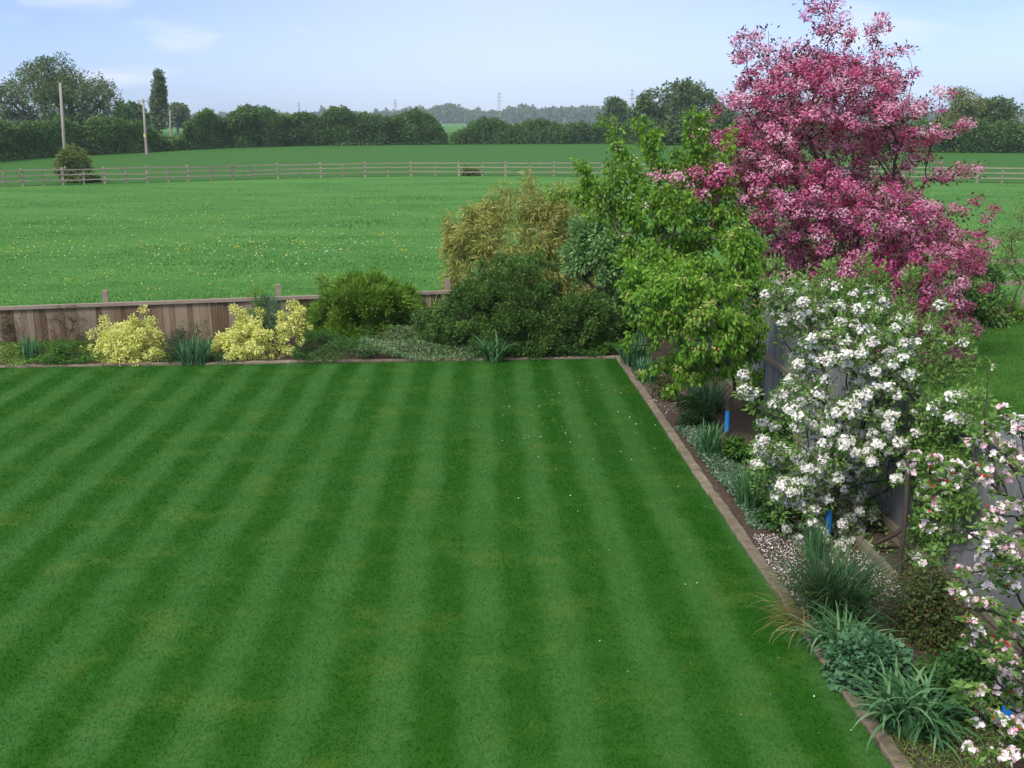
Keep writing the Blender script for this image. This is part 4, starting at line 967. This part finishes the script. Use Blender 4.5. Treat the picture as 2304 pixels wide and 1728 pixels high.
plant('choisya_shrub', 'loose light green broad-leaved shrub between bamboo and cherry tree', 'shrub', (at(1360, 760, cyy)[0], cyy), cyy,
      [(480, 1300, 1340), (520, 1285, 1400), (560, 1270, 1440), (600, 1265, 1460), (650, 1290, 1470), (700, 1330, 1480), (740, 1380, 1480)], 200, 15000, .16, (.10, .045), M['choisya'], 83, dfac=.7, drop=.35, freq=2.4,
      stem=dict(pts=[(at(1360, 760, cyy)[0], cyy, 0), (at(1360, 760, cyy)[0], cyy, .4)], r=.045, tip=.005, k=3, bias=.3), stem_name='stems')
# low planting at the front of the back bed
def mat_patch(name, label, pts, n, leaf, mat, seed, hgt=.14, rc=.05):
    rng = np.random.default_rng(seed)
    poly = np.array([G(*p)[:2] for p in pts]); lo, hi = poly.min(0), poly.max(0)
    q = rng.uniform(0, 1, (n * 4, 2)) * (hi - lo) + lo
    ins = np.zeros(len(q), bool); j = len(poly) - 1
    for i in range(len(poly)):
        xi, yi = poly[i]; xj, yj = poly[j]
        ins ^= ((yi > q[:, 1]) != (yj > q[:, 1])) & (q[:, 0] < (xj - xi) * (q[:, 1] - yi) / (yj - yi + 1e-9) + xi); j = i
    q = q[ins][:n]; n = len(q)
    P3 = np.stack([q[:, 0], q[:, 1], np.zeros(n)], 1)
    hh = hgt * np.clip(.65 + .4 * sine_noise(P3, rng, 5), .15, 1.3)
    P3[:, 2] = hh * rng.uniform(.35, 1, n) + .02
    D = rvec(rng, n); D[:, 2] *= .5; Nm = rng.normal(0, .4, (n, 3)); Nm[:, 2] = 1
    sz = rng.uniform(.6, 1.25, n); b = np.append(q.mean(0), 0)
    o = quads_obj(name, leaf_quads(P3, D, Nm, leaf[0] * sz, leaf[1] * sz), rng.uniform(0, 1, n), mat, None, off=b); o.location = b
    return tag(o, label, 'plant')
mat_patch('ground_cover', 'pale lime low clump at the left end of the back bed', [(-60, 832), (-60, 795), (50, 795), (60, 828)], 2600, (.04, .026), M['lime_low'], 90, hgt=.26)
mat_patch('leafy_clump', 'broad low green leaf mat behind the clump of blue flowers, far left', [(-60, 800), (-60, 775), (80, 772), (230, 780), (240, 826), (50, 829)], 6500, (.05, .03), M['fresh'], 143, hgt=.27)
mound('ground_cover', 'fresh green low clump with small blue flowers left of yellow bush', 'plant', 110, 828, 130, 42, 3200, (.045, .024), M['fresh'], 91, rc=.10, flower=dict(n=70, rc=.12, size=.03, petals=4, mat=M['bluefl'], frac=.3))
strap('iris_clump', 'upright blue-green iris clump in front of the fence, far left', 'plant', 72, 808, 60, .55, .028, .16, M['blue_green'], 92, arch=.4, lean=.15)
mat_patch('ground_cover', 'dull green mat of leaves between the two yellow bushes', [(370, 824), (380, 785), (500, 780), (540, 790), (500, 822)], 4200, (.045, .024), M['mid'], 144, hgt=.24)
strap('daffodil_clump', 'blue-green daffodil leaves between the two yellow bushes', 'plant', 440, 818, 200, .6, .028, .28, M['blue_green'], 93, arch=.9, lean=.25)
mound('ground_cover', 'small grey-green mat left of the spikier yellow bush', 'plant', 500, 822, 60, 16, 600, (.03, .016), M['vinca'], 94, rc=.05)
mat_patch('ground_cover', 'mid-green low mat right of the spikier yellow bush', [(660, 822), (660, 785), (700, 764), (840, 764), (845, 818)], 9000, (.045, .026), M['mid'], 95, hgt=.30)
mat_patch('ground_cover', 'pale variegated low mat below the juniper', [(800, 818), (815, 775), (880, 760), (1010, 760), (1085, 780), (1090, 813)], 15000, (.042, .026), M['silver'], 96, hgt=.36)
mat_patch('ground_cover', 'dark mat of low leaves in front of the evergreen shrub', [(1060, 813), (1075, 788), (1180, 785), (1210, 811)], 3200, (.042, .026), M['mid'], 97, hgt=.2)
strap('daffodil_clump', 'arching green daffodil leaves in front of the dark evergreen shrub', 'plant', 1110, 813, 130, .68, .034, .2, M['strap'], 98, arch=1.5, lean=.35)
mat_patch('ground_cover', 'dark ivy mat at the foot of the evergreen shrub', [(1190, 811), (1200, 780), (1330, 775), (1350, 808)], 4200, (.055, .04), M['mid'], 99, hgt=.2)
mat_patch('ground_cover', 'green ivy mat at the back corner of the lawn', [(1325, 809), (1330, 775), (1410, 768), (1425, 790), (1388, 806)], 2600, (.055, .036), M['fresh'], 100, hgt=.28)
strap('iris_clump', 'small upright clump before the juniper', 'plant', 820, 800, 30, .5, .02, .08, M['blue_green'], 101, arch=.4, lean=.15)

# ------------------------------------------------------------------ side bed
strap('daffodil_clump', 'blue-green daffodil leaves at the far corner of the side bed', 'plant', 1425, 822, 240, .65, .026, .25, M['blue_green'], 110, arch=1.1, lean=.3)
strap('daffodil_clump', 'blue-green daffodil leaves beside kerb under the lime-green tree', 'plant', 1455, 860, 220, .52, .024, .2, M['blue_green'], 111, arch=1.0, lean=.3)
mound('perennial_clump', 'reddish green low clump on bare mulch near the kerb', 'plant', 1505, 906, 70, 45, 1400, (.05, .024), M['reddish'], 112, rc=.07)
strap('daffodil_clump', 'dense blue-green leaf clump behind the lime-green tree trunk', 'plant', 1585, 925, 260, .65, .024, .28, M['blue_green'], 113, arch=.9, lean=.3)
mound('perennial_clump', 'dark leafy clump left of the blue guard of the lime-green tree', 'plant', 1560, 970, 110, 60, 2300, (.055, .028), M['mid'], 114, rc=.08)
mound('shrub', 'small dark green shrub behind the lime-green tree against grey fence', 'shrub', 1715, 930, 80, 160, 2400, (.06, .035), M['mid'], 115, rc=.1)
strap('daffodil_clump', 'green daffodil clump in the grey-green mat by the blue guard', 'plant', 1600, 1035, 170, .55, .026, .16, M['strap'], 116, arch=.8, lean=.25)
mound('perennial_clump', 'bright green leafy clump at the foot of the lime-green tree', 'plant', 1660, 1048, 65, 55, 900, (.075, .045), M['fresh'], 117, rc=.07)
mound('perennial_clump', 'dark leafy clump by the grey fence between dogwood and white apple', 'plant', 1760, 1010, 110, 90, 2600, (.055, .03), M['mid'], 145, rc=.09)
mound('perennial_clump', 'green leafy clump behind the upright sword leaves near the white apple', 'plant', 1740, 1110, 90, 70, 1900, (.05, .03), M['fresh'], 146, rc=.08)
# grey-green mat spilling on to the kerb
mat_patch('ground_cover', 'grey-green variegated mat along the kerb beyond the white apple', [(1515, 965), (1580, 975), (1640, 1050), (1700, 1080), (1745, 1130), (1740, 1200), (1690, 1190), (1640, 1120), (1575, 1040)], 7500, (.042, .022), M['vinca'], 118)
strap('crocosmia_clump', 'upright green sword-leaf clump left of the white apple tree', 'plant', 1690, 1150, 190, .66, .026, .14, M['strap'], 119, arch=.6, lean=.2)
mound('perennial_clump', 'green leafy clump under the white apple beside the petal-strewn soil', 'plant', 1770, 1205, 110, 55, 1700, (.05, .03), M['mid'], 120, rc=.07)
strap('crocosmia_clump', 'dark upright leaves in front of the white apple trunk', 'plant', 1835, 1262, 60, .5, .022, .1, M['strap'], 121, arch=.4, lean=.15)
o = strap('sedge_clump', 'tall fountain of fine dark green sedge leaves', 'plant', 1875, 1400, 900, .95, .010, .18, M['sedge'], 122, arch=1.5, lean=.45, seg=7)
strap('faded_grass', 'dry tan arching grass blades hanging over the kerb', 'plant', 1812, 1425, 70, .62, .007, .12, M['tan_blade'], 123, arch=2.0, lean=.6, seg=7, az0=math.pi * .95, azs=.7)
strap('daffodil_clump', 'blue-green strap leaves flopping beside the sedge', 'plant', 1905, 1480, 230, .6, .028, .2, M['strap'], 124, arch=2.7, lean=.4, seg=7)
mound('columbine', 'rounded blue-green columbine foliage near the kerb', 'plant', 1985, 1590, 210, 130, 3200, (.05, .042), M['blue_green'], 125, rc=.07, up=1.2, droop=0)
strap('daffodil_clump', 'largest clump of arching blue-green strap leaves in the nearest bed', 'plant', 2045, 1640, 270, .66, .03, .22, M['strap'], 126, arch=2.7, lean=.4, seg=7)
mound('berberis', 'brownish green low shrub against grey fence in the nearest bed', 'shrub', 2110, 1500, 240, 190, 6500, (.038, .022), M['berberis'], 127, rc=.16, drop=.35, shell=.7, flower=dict(n=90, rc=.09, size=.02, petals=3, mat=M['orange'], frac=.3))
mound('dark_shrub', 'very dark leafy shrub behind the nearest blossoms', 'shrub', 2205, 1640, 230, 170, 6000, (.055, .03), M['mid'], 128, rc=.08)
mat_patch('rough_grass', 'patch of thin yellowish grass on soil at the bottom edge', [(1990, 1660), (2130, 1640), (2250, 1660), (2290, 1760), (2060, 1790)], 1500, (.09, .006), M['lime_low'], 129, hgt=.08)

# fallen blossom on soil and lawn
def litter(name, polys, seed, size=.018):
    rng = np.random.default_rng(seed); A_ = []
    for pts, n in polys:
        poly = np.array([G(*p)[:2] for p in pts]); lo, hi = poly.min(0), poly.max(0)
        q = rng.uniform(0, 1, (n * 5, 2)) * (hi - lo) + lo
        ins = np.zeros(len(q), bool); j = len(poly) - 1
        for i in range(len(poly)):
            xi, yi = poly[i]; xj, yj = poly[j]
            ins ^= ((yi > q[:, 1]) != (yj > q[:, 1])) & (q[:, 0] < (xj - xi) * (q[:, 1] - yi) / (yj - yi + 1e-9) + xi); j = i
        A_.append(q[ins][:n])
    q = np.concatenate(A_); n = len(q)
    P3 = np.stack([q[:, 0], q[:, 1], rng.uniform(.022, .034, n)], 1)
    D = rng.normal(0, 1, (n, 3)); D[:, 2] *= .2; Nm = rng.normal(0, .35, (n, 3)); Nm[:, 2] = 1
    sz = size * rng.uniform(.6, 1.4, n)
    tag(quads_obj(name, leaf_quads(P3, D, Nm, sz, sz * .85), rng.uniform(0, 1, n), M['petal']), kind='stuff')
litter('fallen_petals', [([(1690, 1205), (1790, 1210), (1990, 1260), (2030, 1330), (1960, 1400), (1840, 1440), (1790, 1390)], 4200), ([(1425, 845), (1500, 840), (1580, 930), (1500, 940)], 420), ([(2020, 1650), (2200, 1600), (2290, 1720), (2060, 1720)], 160)], 130)
litter('petals_on_lawn', [([(1000, 880), (1390, 830), (1560, 1010), (1440, 1060), (1050, 1000)], 80), ([(1000, 860), (1390, 830), (2000, 1700), (1500, 1700)], 45)], 131, .02)

# ------------------------------------------------------------------ next door
mound('laurel_bush', 'dark evergreen bush at the far right under the pink tree', 'shrub', 2215, 742, 170, 150, 6500, (.10, .045), M['dark_ev'], 140, rc=.16)
mound('thin_shrub', 'tall thin twiggy shrub at the right edge before the field', 'shrub', 2290, 735, 120, 290, 2000, (.06, .03), M['olive_bush'], 141, n_cl=110, rc=.14, shell=.8)
mound('perennial_clump', 'yellow-green leafy plant on orange soil at the right edge', 'plant', 2290, 728, 70, 40, 700, (.09, .05), M['lime'], 142, rc=.1)
b = G(2300, 1040); b = UV(5.9, 10.2)
root = empty('storage_box', b, 'grey box with a pale lid beyond the fence at the right edge', 'box')
bt = at(2296, 952, b[1])
root.location = (bt[0] + .28, b[1], 0)
mb = MB(); mb.box((0, 0, (bt[2] - .06) / 2), (.34, 0, 0), (0, .3, 0), (0, 0, (bt[2] - .06) / 2)); mb.build('body', M['box_grey'], root)
mb = MB(); mb.box((0, 0, bt[2] - .03), (.37, 0, 0), (0, .33, 0), (0, 0, .028)); mb.build('lid', M['box_lid'], root)

# ------------------------------------------------------------------ haze
me = bpy.data.meshes.new('haze')
x, y0, y1, z0, z1 = 2500, -200, 2500, -1, 62
mm, t, out = newmat('haze_air')
pv = N(t, 'ShaderNodeVolumePrincipled'); pv.inputs['Color'].default_value = (.68, .80, 1, 1); pv.inputs['Density'].default_value = .0002; pv.inputs['Anisotropy'].default_value = .0
t.links.new(pv.outputs[0], out.inputs['Volume'])
mb = MB(); mb.box((0, (y0 + y1) / 2, (z0 + z1) / 2), (x, 0, 0), (0, (y1 - y0) / 2, 0), (0, 0, (z1 - z0) / 2))
tag(mb.build('haze', mm), kind='stuff')
